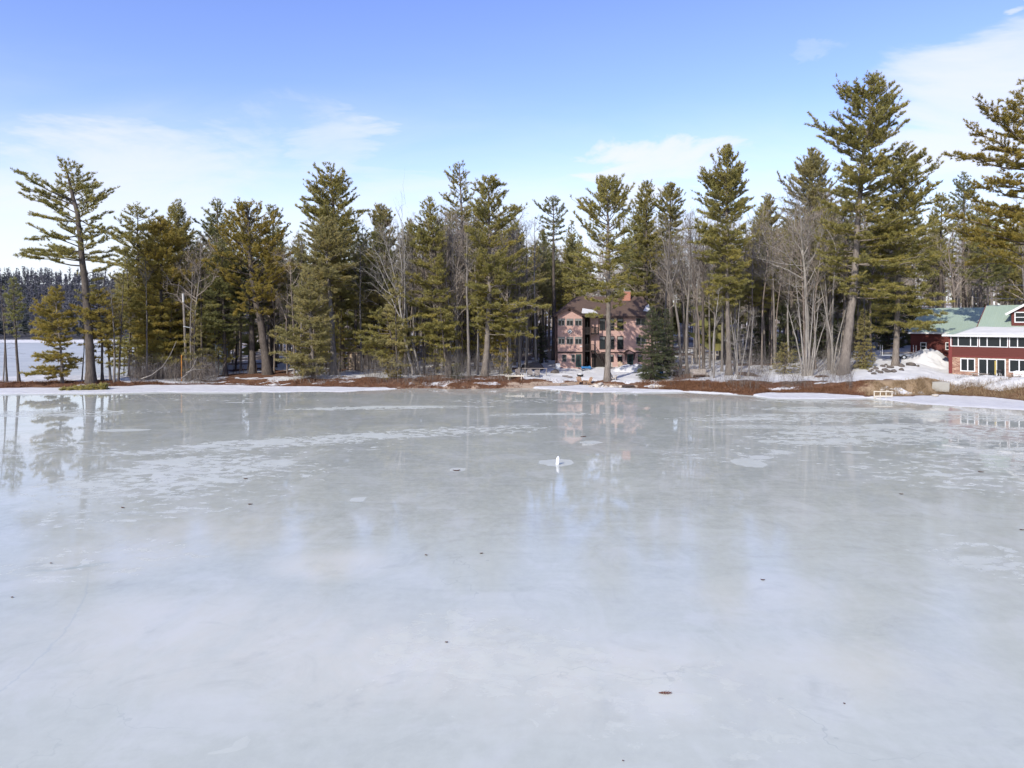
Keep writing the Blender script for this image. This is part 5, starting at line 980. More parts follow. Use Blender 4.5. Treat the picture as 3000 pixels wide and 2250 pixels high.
def red_house():
    u = np.array((.714, -.700)); n = np.array((.700, .714)); O = np.array((56.6, 92.0)); rz = math.atan2(u[1], u[0]); OZ = 1.95
    r = thing('red_house', 'dark red house with white windows, stone veneer and snowy porch roof at the right edge', 'house', (O[0], O[1], OZ), rz)
    def T(cx, d): k = (2600 + cx / 4.88 - CX) / F; A = O + n * d; return (k * A[1] - A[0]) / (u[0] - k * u[1])
    def Zl(cx, cy, d): t = T(cx, d); return PZ(860 + cy / 4.88, O[1] + u[1] * t + n[1] * d) - OZ
    tE = 14.0; ez = Zl(1000, 590, 0) ; xb = T(880, 0); DP = 3.4
    fz = Zl(900, 888, 0); m = MB(); m.box(xb, tE, 0, 9, fz, ez - .05); m.build('wall', M['red'], r)
    mw = MB().box(xb, tE, .06, 9, -.9, fz - .003).build('lower_wall', M['veneer'], r)
    MB().box(xb - .04, xb + .36, -.05, .3, .25, ez - .05).build('corner_board', M['red_trim'], r)
    MB().box(xb - .08, xb + .42, -.1, .35, -.9, .24).build('footing', M['concrete'], r)
    MB().box(xb + .37, tE, -.03, .056, fz - .12, fz + .03).build('belt_course', M['red_trim'], r)
    # upper windows, each of three lights
    zt, zb = Zl(1000, 606, 0), Zl(1000, 756, 0); w0 = T(902, 0); step = T(1310, 0) - w0; wd = T(1298, 0) - w0
    for i in range(5):
        a = w0 + step * i
        if a + wd < tE: window(r, a, a + wd, zb, zt, 0, 'white', .1, mull=[a + wd * .285, a + wd * .73])
    # ground floor: window, sliding door, windows
    def win(l, rr, top, bot, cols, nm='window', fr='white', ct=None): a, b = T(l, .06), T(rr, .06); return window(r, a, b, Zl((l + rr) / 2, bot, 0), Zl((l + rr) / 2, top, 0), .06, fr, .12, cols, 1, 0, nm)
    win(1042, 1256, 926, 1114, 2); sd = win(1296, 1694, 932, 1192, 3, 'sliding_door'); a, b = T(1736, .06), T(1736, .06) + 2.1
    window(r, a, b, Zl(1800, 1130, 0), Zl(1800, 940, 0), .06, 'white', .12, 2); window(r, b + 1.0, b + 3.2, Zl(1800, 1130, 0), Zl(1800, 940, 0), .06, 'white', .12, 2)
    MB().box(T(1545, .06) - .09, T(1545, .06) + .09, -.012, .02, .35, Zl(1500, 960, 0)).build('curtain', M['curtain'], sd)
    # porch roof, hipped at the left end, with lying snow
    e = .45; zr = 9 - 22 * .0442 - OZ + .35; zr = ez + 1.05
    q = [(xb - e - .25, -e, ez), (tE + .4, -e, ez), (tE + .4, DP, zr), (xb + 2.2, DP, zr)]
    m = MB(); m.slab(q, .12); m.slab([(xb - e - .25, 9.4, ez), (xb - e - .25, -e, ez), (xb + 2.2, DP, zr), (xb + 2.2, 9.4, zr)], .12); pr = m.build('porch_roof', M['mint'], r)
    MB().box(xb - e - .25, tE + .4, -e - .09, -e - .004, ez - .2, ez + .03).build('fascia', M['white'], pr)
    m = MB()
    for i in range(18): t = xb + .2 + i * .82; m.box(t, t + .12, -e - .1, -e - .088, ez - .16, ez - .04) if False else m.box(t, t + .1, -e + .05, -.004, ez - .26, ez - .14)
    m.build('rafter_tails', M['white'], pr)
    V = []; Fc = []; nx, ny = 60, 14
    for j in range(ny + 1):
        for i in range(nx + 1):
            t = xb + .5 + (tE - xb - .2) * i / nx; v = j / ny; d = -e + .12 + (DP + e - .3) * v; t = t + v * 1.9 if i < 12 else t + v * 1.9 * max(0, 1 - (i - 12) / 20)
            th = .17 * min(1, min(i, nx - i, j + .5, ny - j + .4) / 2.2) * (.75 + .6 * float(vnoise(t * .9, d * .9, 4))); V.append((t, d, ez + (zr - ez) * (d + e) / (DP + e) + th - .02))
    for j in range(ny):
        for i in range(nx): k = j * (nx + 1) + i; Fc.append((k, k + 1, k + nx + 2, k + nx + 1))
    MB().add(V, Fc).build('roof_snow', M['snow'], pr, smooth=True)
    # main roof behind the porch and its dormer
    tl = 2.55; z0 = zr - .15; dr = 5.6; z1 = z0 + 3.0
    m = MB(); m.slab([(tl, DP - .6, z0), (tE + .4, DP - .6, z0), (tE + .4, DP - .6 + dr, z1), (tl, DP - .6 + dr, z1)], .14); m.slab([(tE + .4, DP - .6 + 2 * dr, z0), (tl, DP - .6 + 2 * dr, z0), (tl, DP - .6 + dr, z1), (tE + .4, DP - .6 + dr, z1)], .14)
    m.build('main_roof', M['mint'], r)
    MB().prism([(DP - .4, z0 - 1.2), (DP - .8 + 2 * dr, z0 - 1.2), (DP - .8 + 2 * dr, z0 - .1), (DP - .6 + dr, z1 - .2), (DP - .4, z0 - .1)], 'x', tl + .25, tE).build('wall', M['red'], r)
    m = MB(); m.bar((tl - .03, DP - .6, z0 - .03), (tl - .03, DP - .6 + dr, z1 - .03), .06, .2); m.build('rake_board', M['red_trim'], r)
    dd = DP - .1; a = T(1772, dd); b = a + 3.4; kz0, kz1 = Zl(1800, 470, dd), Zl(1800, 262, dd); mid = (a + b) / 2; pk = Zl(1800, 262, dd) + 1.05
    do = MB().prism([(a, kz0 - .3), (b, kz0 - .3), (b, kz1), (mid, pk), (a, kz1)], 'y', dd, dd + 4.6).build('dormer', M['red'], r)
    m = MB(); s = (pk - kz1) / (mid - a); o = .55
    m.slab([(a - o, dd - .35, kz1 - s * o + .1), (mid, dd - .35, pk + .1), (mid, dd + 4.6, pk + .1), (a - o, dd + 4.6, kz1 - s * o + .1)], .12); m.slab([(mid, dd - .35, pk + .1), (b + o, dd - .35, kz1 - s * o + .1), (b + o, dd + 4.6, kz1 - s * o + .1), (mid, dd + 4.6, pk + .1)], .12)
    m.build('dormer_roof', M['mint'], do)
    m = MB(); m.bar((a - o, dd - .41, kz1 - s * o), (mid, dd - .41, pk), .08, .26); m.bar((mid, dd - .41, pk), (b + o, dd - .41, kz1 - s * o), .08, .26); m.build('rake_board', M['white'], do)
    window(do, T(1816, dd), b - (T(1816, dd) - a), Zl(1880, 416, dd), Zl(1880, 262, dd), dd, 'white', .12, 1, 2)
    return O, u, n, rz, T

def barn(O, u, n, rz):
    A = np.array((58.5, 104.2)); OZ = float(hgt(A[:1], A[1:])[0]) - .5; ez = PZ(972, 104) - OZ
    r = thing('red_barn', 'plain dark red barn with a mint green metal roof behind the snow pile', 'barn', (A[0], A[1], OZ), rz)
    L = 8.3; dp = 6.8; z1 = ez + 3.45
    MB().prism([(0, -.8), (2 * dp, -.8), (2 * dp, ez), (dp, z1 - .1), (0, ez)], 'x', 0, L).build('wall', M['red'], r)
    m = MB(); sl = (z1 - ez) / dp; o = .3
    m.slab([(-.3, -o, ez - sl * o + .1), (L + .3, -o, ez - sl * o + .1), (L + .3, dp, z1 + .1), (-.3, dp, z1 + .1)], .12); m.slab([(L + .3, 2 * dp + o, ez - sl * o + .1), (-.3, 2 * dp + o, ez - sl * o + .1), (-.3, dp, z1 + .1), (L + .3, dp, z1 + .1)], .12)
    rf = m.build('roof', M['mint'], r)
    MB().box(-.3, L + .3, -o - .07, -o - .004, ez - sl * o - .12, ez - sl * o + .1).build('fascia', M['white'], rf)
    def T(px, d=0): k = (px - CX) / F; B = A + n * d; return (k * B[1] - B[0]) / (u[0] - k * u[1])
    for l, rr in ((2696.5, 2714.5), (2770, 2788)):
        t0, t1 = T(l), T(rr); Y = A[1] + u[1] * t0; window(r, t0, t1, PZ(1025, Y) - OZ, PZ(1003, Y) - OZ, 0, 'white', .09, 1, 2)
    return r

def small_buildings():
    # tan shed in the woods
    Y = 112; X0 = PX(1018, Y); z = G(1046, Y); r = thing('garden_shed', 'small tan shed with a gable roof among the trees', 'shed', (X0, Y, z)); w = PX(1077, Y) - X0; e = PZ(1035, Y) - z; p = PZ(1017, Y) - z
    MB().prism([(0, -.4), (w, -.4), (w, e), (w / 2, p), (0, e)], 'y', 0, 3).build('wall', M['tan'], r)
    m = MB(); m.slab([(-.2, -.25, e - .05), (w / 2, -.25, p + .08), (w / 2, 3.2, p + .08), (-.2, 3.2, e - .05)], .09); m.slab([(w / 2, -.25, p + .08), (w + .2, -.25, e - .05), (w + .2, 3.2, e - .05), (w / 2, 3.2, p + .08)], .09); m.build('roof', M['shingles'], r)
    m = MB(); m.box(w * .36, w * .42, -.03, -.003, -.2, e); m.box(w * .78, w * .84, -.03, -.003, -.2, e); m.box(0, w, -.034, -.031, e - .06, e + .02); m.build('trim', M['wood_dark'], r)
    Y = 110; X0 = PX(630, Y); z = G(643, Y); w = PX(656, Y) - X0; h = PZ(1008, Y) - z
    r = thing('metal_shed', 'tall grey corrugated metal shed half hidden behind a dark trunk', 'shed', (X0, Y, z)); m = MB(); m.box(0, w, 0, 1.6, -.3, h - .1)
    for i in range(10): q = w * (i + .5) / 10; m.box(q - .025, q + .025, -.03, -.002, -.3, h - .1)
    m.build('wall', M['metal_dull'], r); MB().slab([(-.1, -.15, h - .05), (w + .1, -.15, h - .05), (w + .1, 1.75, h + .12), (-.1, 1.75, h + .12)], .06).build('roof', M['metal_dull'], r)
def rock_mesh(rng, r, flat=.65):
    import bmesh
    bm = bmesh.new(); bmesh.ops.create_icosphere(bm, subdivisions=3, radius=1); ph = rng.uniform(0, 6, 9); ax = unit(rng.normal(0, 1, (9, 3))); cut = rng.uniform(.55, .95, 9)
    for v in bm.verts:
        c = np.array(v.co)
        for a, k in zip(ax, cut):
            q = c @ a
            if q > k: c = c - a * (q - k) * .85
        c *= 1 + .05 * math.sin(c[0] * 7 + ph[0]) * math.sin(c[1] * 6 + ph[1])
        v.co = (c[0] * r * (1 + .3 * math.sin(ph[2])), c[1] * r, c[2] * r * flat)
    me = bpy.data.meshes.new('rock'); bm.to_mesh(me); bm.free(); return me
def lump(name, label, cat, X, Y, rx, ry, h, seed, mat, rot=0, kind=None, z=None):
    """heap with an uneven surface"""
    n = 48; Fc = []; z0 = (float(hgt(np.array([X]), np.array([Y]))[0]) if z is None else z)
    c, s = math.cos(rot), math.sin(rot); g_ = (np.arange(n + 1) / n - .5) * 2.3; a, b = [q.ravel() for q in np.meshgrid(g_, g_)]
    rr = np.hypot(a, b) * (1 + .35 * (vnoise(a * 2 + seed, b * 2, seed) - .5)); x, y = a * rx, b * ry; X2, Y2 = x * c - y * s, x * s + y * c
    hh = h * np.maximum(0, 1 - rr ** 1.7) * (.55 + .9 * fbm(a * 2.6 + seed, b * 2.6, seed + 2)) + .12 * h * (vnoise(x * 3, y * 3, seed) - .5) * (rr < .9)
    V = np.stack([X2, Y2, hgt(X + X2, Y + Y2) - z0 + hh - .06 * (rr >= .95)], -1)
    for j in range(n):
        for i in range(n): k = j * (n + 1) + i; Fc.append((k, k + 1, k + n + 2, k + n + 1))
    o = MB().add(V, Fc).build(name, mat, None, (X, Y, z0), 0, True); tag(o, label, cat, kind=kind); return o
def adirondack(name, label, px, Y, rz, mat, group=None):
    X = PX(px, Y); r = thing(name, label, 'chair', (X, Y, float(hgt(np.array([X]), np.array([Y]))[0])), rz, group)
    m = MB()      # faces -y
    for i in range(6): q = -.3 + i * .12; m.slab([(q - .05, -.30, .38), (q + .05, -.30, .38), (q + .05, .22, .26), (q - .05, .22, .26)], .03)
    m.build('seat', mat, r)
    m = MB()
    for i in range(6):
        q = -.29 + i * .116; hh = .98 + .1 * (1 - abs(i - 2.5) / 2.5); m.slab([(q - .05, .20, .27), (q + .05, .20, .27), (q * 1.1 + .05, .52, hh), (q * 1.1 - .05, .52, hh)], .03)
    m.box(-.34, .34, .40, .44, .58, .66); m.build('backrest', mat, r)
    for s in (-1, 1):
        MB().box(s * .38 - .07, s * .38 + .07, -.38, .42, .56, .59).build('armrest', mat, r)
        MB().box(s * .36 - .025, s * .36 + .025, -.34, -.24, 0, .56).build('leg', mat, r)
        MB().slab([(s * .33 - .02, -.3, .36), (s * .33 + .02, -.3, .36), (s * .33 + .02, .6, .1), (s * .33 - .02, .6, .1)], .12).build('leg', mat, r)
    return r
def rail_panel(name, label, px0, px1, ptop, pbot, Y, rails, posts, mat, w=.1, cat='railing'):
    X0, X1 = PX(px0, Y), PX(px1, Y); z0 = PZ(pbot, Y); h = PZ(ptop, Y) - z0; r = thing(name, label, cat, ((X0 + X1) / 2, Y, z0)); L = X1 - X0
    for t in posts: MB().box((t - .5) * L - w / 2, (t - .5) * L + w / 2, -w / 2, w / 2, -.35, h).build('post', mat, r)
    for t, hw in rails: MB().box(-L / 2 - .05, L / 2 + .05, -w / 2 - .05, -w / 2 - .003, h * t - hw, h * t + hw).build('rail', mat, r)
    return r
def wheel(par, x, y, z, R, w):
    t = MB(); t.tube([(x - w / 2, y, z), (x + w / 2, y, z)], R, 18); o = t.build('wheel', M['black'], par, bevel=.02)
    MB().tube([(x - w / 2 - .02, y, z), (x + w / 2 + .02, y, z)], R * .5, 14).build('rim', M['metal'], o)

def build_things():
    rng = np.random.default_rng(9)
    rail_panel('rail_panel', 'white wooden two rail panel standing on the sandy bank', 1480, 1535, 1096, 1122, 98.2, [(.22, .1), (.8, .1)], [.16, .86], M['wood_new'])
    rail_panel('dock_frame', 'pale wooden dock frame upright at the edge of the ice', 2560, 2614, 1145, 1169, 81.9, [(.12, .045), (.36, .06), (.92, .05)], [.02, .35, .66, .98], M['wood_new'], .08, 'dock frame')
    # chairs on the lawn
    adirondack('adirondack_chair', 'tan wooden adirondack chair turned toward the lake, left of the lawn pair', 1700, 98.5, .35, M['cedar'], 'adirondack chairs on the lawn')
    adirondack('adirondack_chair', 'tan wooden adirondack chair in side view, right of the lawn pair', 1723, 98.2, -1.1, M['cedar'], 'adirondack chairs on the lawn')
    adirondack('adirondack_chair', 'grey weathered adirondack chair beside the leaning pale pine trunk', 1799, 98.6, 1.25, M['wood'], 'adirondack chairs on the lawn')
    for i, (px, a, lb) in enumerate([(1519, .3, 'grey adirondack chair left of three facing the lake behind the low rail'), (1552, 0, 'grey adirondack chair in the middle of three behind the low rail'), (1572, -.2, 'grey adirondack chair right of three behind the low rail')]): adirondack('adirondack_chair', lb, px, 101.5, a, M['wood_mid'], 'grey chairs behind the low rail')
    r = rail_panel('low_rail', 'weathered low wooden rail in front of the dark trees left of the lawn', 1530, 1602, 1078, 1100, 103, [(.95, .05)], [.02, .35, .7, .98], M['wood_mid'])
    # grill under blue cover, fire bowls
    Y = 110; X = PX(1717, Y); g = thing('covered_grill', 'grill under a bright blue cover beside the house porch', 'grill', (X, Y, G(1717, Y)))
    m = MB(); m.prism([(-.72, .35), (-.78, .62), (-.55, .72), (-.4, .62), (.35, .64), (.55, .74), (.8, .6), (.74, .3), (.62, .22), (.5, .34), (-.5, .36), (-.62, .2)], 'y', -.3, .3); m.build('cover', M['blue'], g, bevel=.06)
    for x in (-.62, .62): MB().box(x - .05, x + .05, -.22, .22, 0, .3).build('leg', M['black'], g)
    Y = 103; f = thing('fire_bowl', 'dark round fire bowl heaped with snow on the lawn', 'fire pit', (PX(1700, Y), Y, G(1700, Y)))
    MB().lathe([(.3, 0), (.4, .1), (.5, .28), (.5, .33), (.42, .33), (.4, .28)], 20).build('bowl', M['black'], f, smooth=True); MB().lathe([(.41, .3), (.36, .42), (.22, .52), (.05, .56)], 16).build('snow_heap', M['snow'], f, smooth=True)
    Y = 94.5; f = thing('fire_ring', 'dark stone fire ring in the snow right of the grey chair', 'fire pit', (PX(1835, Y), Y, G(1835, Y)))
    for i in range(11): a = i / 11 * 6.283; link('ring_stone', rock_mesh(rng, .22, .7), f, (math.cos(a) * .6, math.sin(a) * .45, .06)).data.materials.append(M['stone_dark'])
    # stones
    def stone(px, Y, r, mat, lb, grp, flat=.65, dz=0):
        X = PX(px, Y); me = rock_mesh(rng, r, flat); me.materials.append(mat); me.polygons.foreach_set('use_smooth', np.zeros(len(me.polygons), bool))
        o = link('boulder', me, None, (X, Y, float(hgt(np.array([X]), np.array([Y]))[0]) + r * .18 + dz), rng.uniform(0, 6)); tag(o, lb, 'rock', grp)
    for px, Y, r in [(1745, 95.6, .42), (1735, 95.2, .3), (1775, 94.6, .3), (1752, 94.7, .3), (1792, 94.6, .3), (1805, 94.5, .25), (1820, 94.2, .3), (1830, 94.1, .26), (1843, 94.4, .2), (1815, 95.1, .2), (1766, 95.3, .24), (1728, 95.8, .22)]:
        stone(px, Y, r, M['stone_pale'] if rng.random() < .6 else M['stone'], 'pale rock in the low stone edging around the leaning pine trunk', 'rocks edging the lawn')
    stone(1759, 96.2, .62, M['stone'], 'large square grey boulder left of the leaning pine trunk', None, .8)
    for px, Y, r in [(1925, 93.4, .38), (1936, 93.2, .34), (1908, 93.6, .28), (1946, 93.3, .2)]: stone(px, Y, r, M['stone_pale'], 'pale boulder on the rusty bank below the front spruce', 'boulders below the spruce')
    for px, Y, r in [(2560, 91.5, .42), (2572, 93.5, .34), (2580, 92.3, .4), (2592, 94, .42), (2566, 95.2, .36), (2600, 93, .42), (2608, 95, .5), (2586, 96, .34), (2550, 92.8, .3), (2640, 95.5, .55), (2618, 92.7, .45), (2555, 94.6, .3), (2596, 97, .3), (2642, 93.5, .36)]:
        stone(px, Y, r, M['stone_dark'], 'dark rock scattered in the snow near the straight pine trunk before the barn', 'dark rocks in the barn yard')
    stone(2668, 96.0, .62, M['stone_dark'], 'long dark boulder in the snow right of the straight pine trunk', None, .6)
    stone(2689, 95.3, .26, M['stone_dark'], 'small upright dark rock beside the long dark boulder', None, 1.1)
    for px, Y, r in [(2600, 84.6, .22), (2612, 84.9, .26), (2626, 84.7, .2), (2640, 84.9, .24), (2655, 84.6, .2), (2668, 84.8, .2), (2585, 84.9, .24)]: stone(px, Y, r, M['stone_pale'], 'pale stone stuck in the bare earth bank', 'stones in the earth bank')
    stone(2740, 83.4, .5, M['stone_pale'], 'flat pale stone slab at the ice edge below the concrete block', None, .4)
    Y = 104; stone(1560, 111, 1.6, M['stone_dark'], 'big dark mound of upturned roots in the woods left of the brown house', None, .75)
    stone(1626, 106.5, .6, M['stone_dark'], 'dark boulder by the left corner of the brown house', None, .9)
    Y = 86.2; o = MB().prism([(-.95, 0), (.9, 0), (.95, 1.15), (.1, 1.22), (-.85, 1.12)], 'y', -.5, .5).build('concrete_block', M['concrete'], None, (PX(2755, Y), Y, PZ(1147, Y)), -.5, bevel=.05); tag(o, 'squared grey concrete block set in the bank below the red house', 'concrete block')
    Y = 94.0; o = MB().slab([(-.9, -.5, .2), (.85, -.55, .22), (1.0, .5, .25), (-.6, .55, .24)], .1).build('wooden_step', M['wood_dark'], None, (PX(1838, Y), Y, G(1838, Y) + .05), .15); tag(o, 'dark wooden step lying on the bank before the lawn', 'step')
    for px, Y, lb in [(1656, 102.5, 'dark flat block in the snow, left of two on the lawn'), (1668, 102, 'grey flat block in the snow, right of two on the lawn'), (1652, 96.5, 'dark plank lying in the snow near the sandy beach')]:
        o = MB().box(-.4, .4, -.25, .25, 0, .2).build('timber_block', M['wood_mid'], None, (PX(px, Y), Y, G(px, Y) + .02), .2, bevel=.03); tag(o, lb, 'block')
    Y = 111; o = MB().box(-.35, .35, -.2, .2, 0, .95).box(-.3, .3, -.21, -.2, .15, .85).build('heat_pump', M['white'], None, (PX(1634, Y), Y, G(1634, Y)), .2, bevel=.03); tag(o, 'white heat pump box at the left corner of the brown house', 'heat pump')
    Y = 101; b = thing('rain_barrel', 'blue plastic barrel half hidden under the spruces', 'barrel', (PX(1937, Y), Y, G(1937, Y))); MB().lathe([(.26, 0), (.3, .12), (.31, .45), (.3, .78), (.26, .88)], 18).build('drum', M['blue'], b, smooth=True); MB().lathe([(.27, .88), (.27, .92), (.05, .93)], 18).build('lid', M['blue'], b)
    for px, y, lb in [(1788, 110.8, 'grey garden chair at the wall left of the entrance, beside the pine trunk'), (1818, 111, 'tan garden chair at the wall between window and entrance')]: adirondack('adirondack_chair', lb, px, y, 0, M['wood'] if px < 1800 else M['tan'], 'chairs along the brown house wall')
    # swing bench
    Y = 98.6; X0 = PX(2048, Y); z = G(2048, Y); s = thing('glider_bench', 'wide weathered wooden bench facing the lake under the bare trees', 'bench', (X0, Y, z)); L = 2.2
    m = MB()
    for i in range(5): m.box(-L / 2, L / 2, -.4 + i * .16, -.27 + i * .16, .42, .46)
    m.build('seat', M['wood'], s); m = MB()
    for i in range(14): q = -L / 2 + .08 + i * (L - .16) / 13; m.slab([(q - .06, .4, .46), (q + .06, .4, .46), (q + .06, .58, 1.05), (q - .06, .58, 1.05)], .03)
    m.box(-L / 2, L / 2, .55, .6, 1.04, 1.13); m.build('backrest', M['wood'], s)
    for q in (-1, 1): MB().box(q * L / 2 - .06, q * L / 2 + .06, -.45, .4, .66, .71).build('armrest', M['wood'], s); MB().box(q * (L / 2 - .1) - .05, q * (L / 2 - .1) + .05, -.42, -.32, 0, .66).build('leg', M['wood'], s); MB().box(q * (L / 2 - .1) - .05, q * (L / 2 - .1) + .05, .3, .4, 0, .6).build('leg', M['wood'], s)
    # boat trailer
    Y = 100.5; X0 = PX(2640, Y); z = G(2640, Y); t = thing('boat_trailer', 'empty silver boat trailer with guide posts in the barn yard', 'trailer', (X0, Y, z + .05), -.35)
    m = MB()
    for s in (-.9, .9): m.bar((-2.6, s, .55), (2.4, s * .8, .6), .1, .16)
    for x in (-2.4, -.8, .9, 2.3): m.bar((x, -.95, .58), (x, .95, .58), .08, .12)
    m.bar((2.3, 0, .55), (3.6, 0, .5), .12); m.build('frame', M['metal'], t)
    m = MB(); m.bar((-2.5, -.5, .85), (2.0, -.4, .95), .09, .14); m.bar((-2.5, .5, .85), (2.0, .4, .95), .09, .14)
    for x in (-2.2, 1.6):
        for s in (-.5, .5): m.bar((x, s, .55), (x, s, .9), .06)
    m.build('bunk', M['wood'], t)
    for x, s in ((-2.5, -1), (-2.5, 1), (1.7, -1), (1.7, 1)): MB().bar((x, s * .95, .55), (x, s * 1.0, 2.0), .06).build('guide_post', M['white'], t)
    for x in (-.9, .2):
        for s in (-1, 1):
            w = MB().tube([(x, s * 1.08 - .1, .33), (x, s * 1.08 + .1, .33)], .33, 18).build('wheel', M['black'], t, bevel=.02); MB().tube([(x, s * 1.08 - .12, .33), (x, s * 1.08 + .12, .33)], .17, 14).build('rim', M['metal'], w)
    # before the red house
    def picnic(px, Y, lb, mat, rz=-.78):
        X = PX(px, Y); r = thing('picnic_table', lb, 'picnic table', (X, Y, float(hgt(np.array([X]), np.array([Y]))[0])), rz, 'picnic tables by the red house')
        m = MB(); [m.box(-.95, .95, -.36 + i * .15, -.23 + i * .15, .72, .76) for i in range(5)]; m.build('tabletop', mat, r)
        for s in (-1, 1):
            MB().box(-.95, .95, s * .66 - .13, s * .66 + .13, .42, .46).build('seat', mat, r)
            m = MB(); m.bar((s * .7, -.6, 0), (s * .7, -.2, .72), .07, .1); m.bar((s * .7, .6, 0), (s * .7, .2, .72), .07, .1); m.box(s * .7 - .035, s * .7 + .035, -.72, .72, .34, .42); m.build('leg', mat, r)
    picnic(2870, 87.0, 'grey picnic table in the snow before the glass sliding door', M['wood']); picnic(2985, 84.0, 'red brown picnic table at the right edge before the red house', M['cedar'])
    for px, Y, lb in [(2978, 85.2, 'white plastic chair at the right edge, left of two by the red picnic table'), (2996, 84.9, 'white plastic chair at the right edge, right of two by the red picnic table')]: adirondack('garden_chair', lb, px, Y, -.78, M['buoy'], 'white chairs by the red house')
    Y = 88; k = thing('kettle_grill', 'small dark kettle grill on a stand in front of the sliding door', 'grill', (PX(2928, Y), Y, G(2928, Y)))
    MB().lathe([(.05, .5), (.24, .58), (.3, .74), (.3, .78), (.24, .92), (.06, 1.0)], 16).build('bowl', M['black'], k, smooth=True)
    for i in range(3): a = i * 2.1; MB().bar((math.cos(a) * .12, math.sin(a) * .12, .56), (math.cos(a) * .3, math.sin(a) * .3, 0), .035).build('leg', M['white'], k)
    # snow heaps
    lump('snow_pile', 'tall grey shaded heap of ploughed snow in front of the barn', 'snow pile', PX(2728, 98), 98.0, 3.3, 2.3, 1.9, 3, M['snow'], -.6)
    for i, (px, Y, rx, ry, h, lb) in enumerate([(2905, 85.6, 4.2, 1.5, .55, 'long lumpy snow bank before the sliding door'), (2985, 82.6, 3.2, 1.4, .6, 'lumpy snow bank at the right edge below the red picnic table'), (2840, 87, 2.6, 1.3, .45, 'low snow bank beside the stone corner of the red house'), (1850, 108.5, 3.2, 1.6, .9, 'rounded snow bank left of the entrance door of the brown house')]): lump('snow_bank', lb, 'snow bank', PX(px, Y), Y, rx, ry, h, 11 + i, M['snow'], -.7 if px > 2500 else 0)
    # poles and wires
    Y = 103.5; X = PX(548, Y); z = G(548, Y); p = thing('utility_pole', 'weathered utility pole with a pale top in the thicket at the left', 'utility pole', (X, Y, z)); dx = PX(536, Y) - X; h = PZ(860, Y) - z
    MB().tube([(0, 0, -.5), (dx * .5, 0, h * .5), (dx * .9, 0, h * .9)], [.2, .17, .14], 10).build('shaft', M['bark_grey'], p, smooth=True); MB().tube([(dx * .9, 0, h * .9), (dx, 0, h)], [.15, .15], 10).build('cap', M['buoy_grey'], p)
    m = MB(); m.bar((dx * .6 - .1, -.2, h * .62), (dx * .6 + 1.2, -.2, h * .60), .06); m.build('bracket', M['metal'], p)
    Y = 122; X = PX(2849, Y); z = G(2849, Y); p = thing('utility_pole', 'slim pale utility pole behind the barn roof carrying wires', 'utility pole', (X, Y, z)); h = PZ(826, Y) - z
    MB().tube([(0, 0, -.5), (0, 0, h)], [.16, .12], 10).build('shaft', M['bark_pale'], p, smooth=True); MB().box(-.7, .7, -.06, .06, h - .5, h - .38).build('crossarm', M['wood'], p)
    for zy, lb in ((h - .34, 'upper utility wire running right from the slim pole'), (h - 2.7, 'lower utility wire running right from the slim pole')):
        o = MB().tube([(X + 40 * t, Y - 12 * t, z + zy - 2.2 * t * (1 - t)) for t in np.linspace(0, 1, 14)], .022, 5).build('utility_wire', M['metal'], None); tag(o, lb, 'wire')
    Y = 101.5; o = MB().tube([(0, 0, -.3), (0, 0, PZ(1040, Y) - G(532, Y))], .07, 8).build('marker_stake', M['orange'], None, (PX(532, Y), Y, G(532, Y))); tag(o, 'thin orange stake in the thicket beside the utility pole', 'stake')
    # bent fallen branches
    for i, (pts, lb) in enumerate([([(413, 1110), (440, 1100), (470, 1075), (490, 1040), (505, 1000)], 'long pale fallen branch curving up from the ice edge, left one'), ([(532, 1108), (548, 1095), (560, 1075), (570, 1045)], 'pale forked branch sticking up near the utility pole'), ([(545, 1092), (565, 1082), (592, 1084)], 'low pale branch lying near the utility pole'),
                                    ([(902, 1135), (908, 1122), (900, 1112)], 'short pale stick standing at the ice edge below the loose young pine')]):
        Y = 97.5; P = [(PX(x, Y), Y + .3 * j, PZ(y, Y)) for j, (x, y) in enumerate(pts)]; o = MB().tube(P, np.linspace(.075, .025, len(P)) if i != 3 else .04, 7).build('fallen_branch', M['bark_pale'], None, smooth=True); tag(o, lb, 'branch')
    # pine bough lying on the ice edge
    r2 = np.random.default_rng(31); Y = 91.2; n = 260; bx = PX(np.interp(r2.random(n), [0, 1], [182, 300]), Y); q = (bx - bx.min()) / (bx.max() - bx.min()); pos = np.stack([bx - PX(235, Y), r2.normal(0, .35, n) + q * 1.2, .08 + .55 * r2.random(n) * (.35 + q)], -1)
    ax = unit(np.stack([-np.ones(n) + r2.normal(0, .5, n), r2.normal(0, .6, n), r2.normal(-.1, .3, n)], -1)); V = tri_needles(r2, pos, ax, 14, .4, .05, .05)
    b = thing('fallen_bough', 'fallen green pine bough lying on the snow below the leaning pine', 'bough', (PX(235, Y), Y, .05)); link('needles', mesh_data('needles', V, [np.arange(len(V)).reshape(-1, 3)], [M['olive']], attrs=dict(tint=np.repeat(r2.random(n), 42))), b)
    MB().tube([(PX(190, Y) - PX(235, Y), 0, .1), (0, .6, .3), (PX(302, Y) - PX(235, Y), 1.6, .75)], [.03, .06, .09], 7).build('branch', M['bark_dark'], b)
    # wire fence posts on the snow
    for px in (683, 692, 702, 713, 725, 752):
        Y = 109; o = MB().tube([(0, 0, -.3), (.02, 0, 1.35)], .035, 6).build('fence_post', M['wood_dark'], None, (PX(px, Y), Y, G(px, Y))); tag(o, 'thin dark fence post in the snow behind the round yellow pine', 'post', 'fence posts in the snow')
    # buoy frozen into the ice
    Y = 2080 * 9 / (1361 - HY); b = thing('mooring_buoy', 'white upright mooring buoy frozen into the ice, tilted slightly', 'buoy', (PX(1633, Y), Y, 0)); b.rotation_euler = (0, math.radians(6), 0)
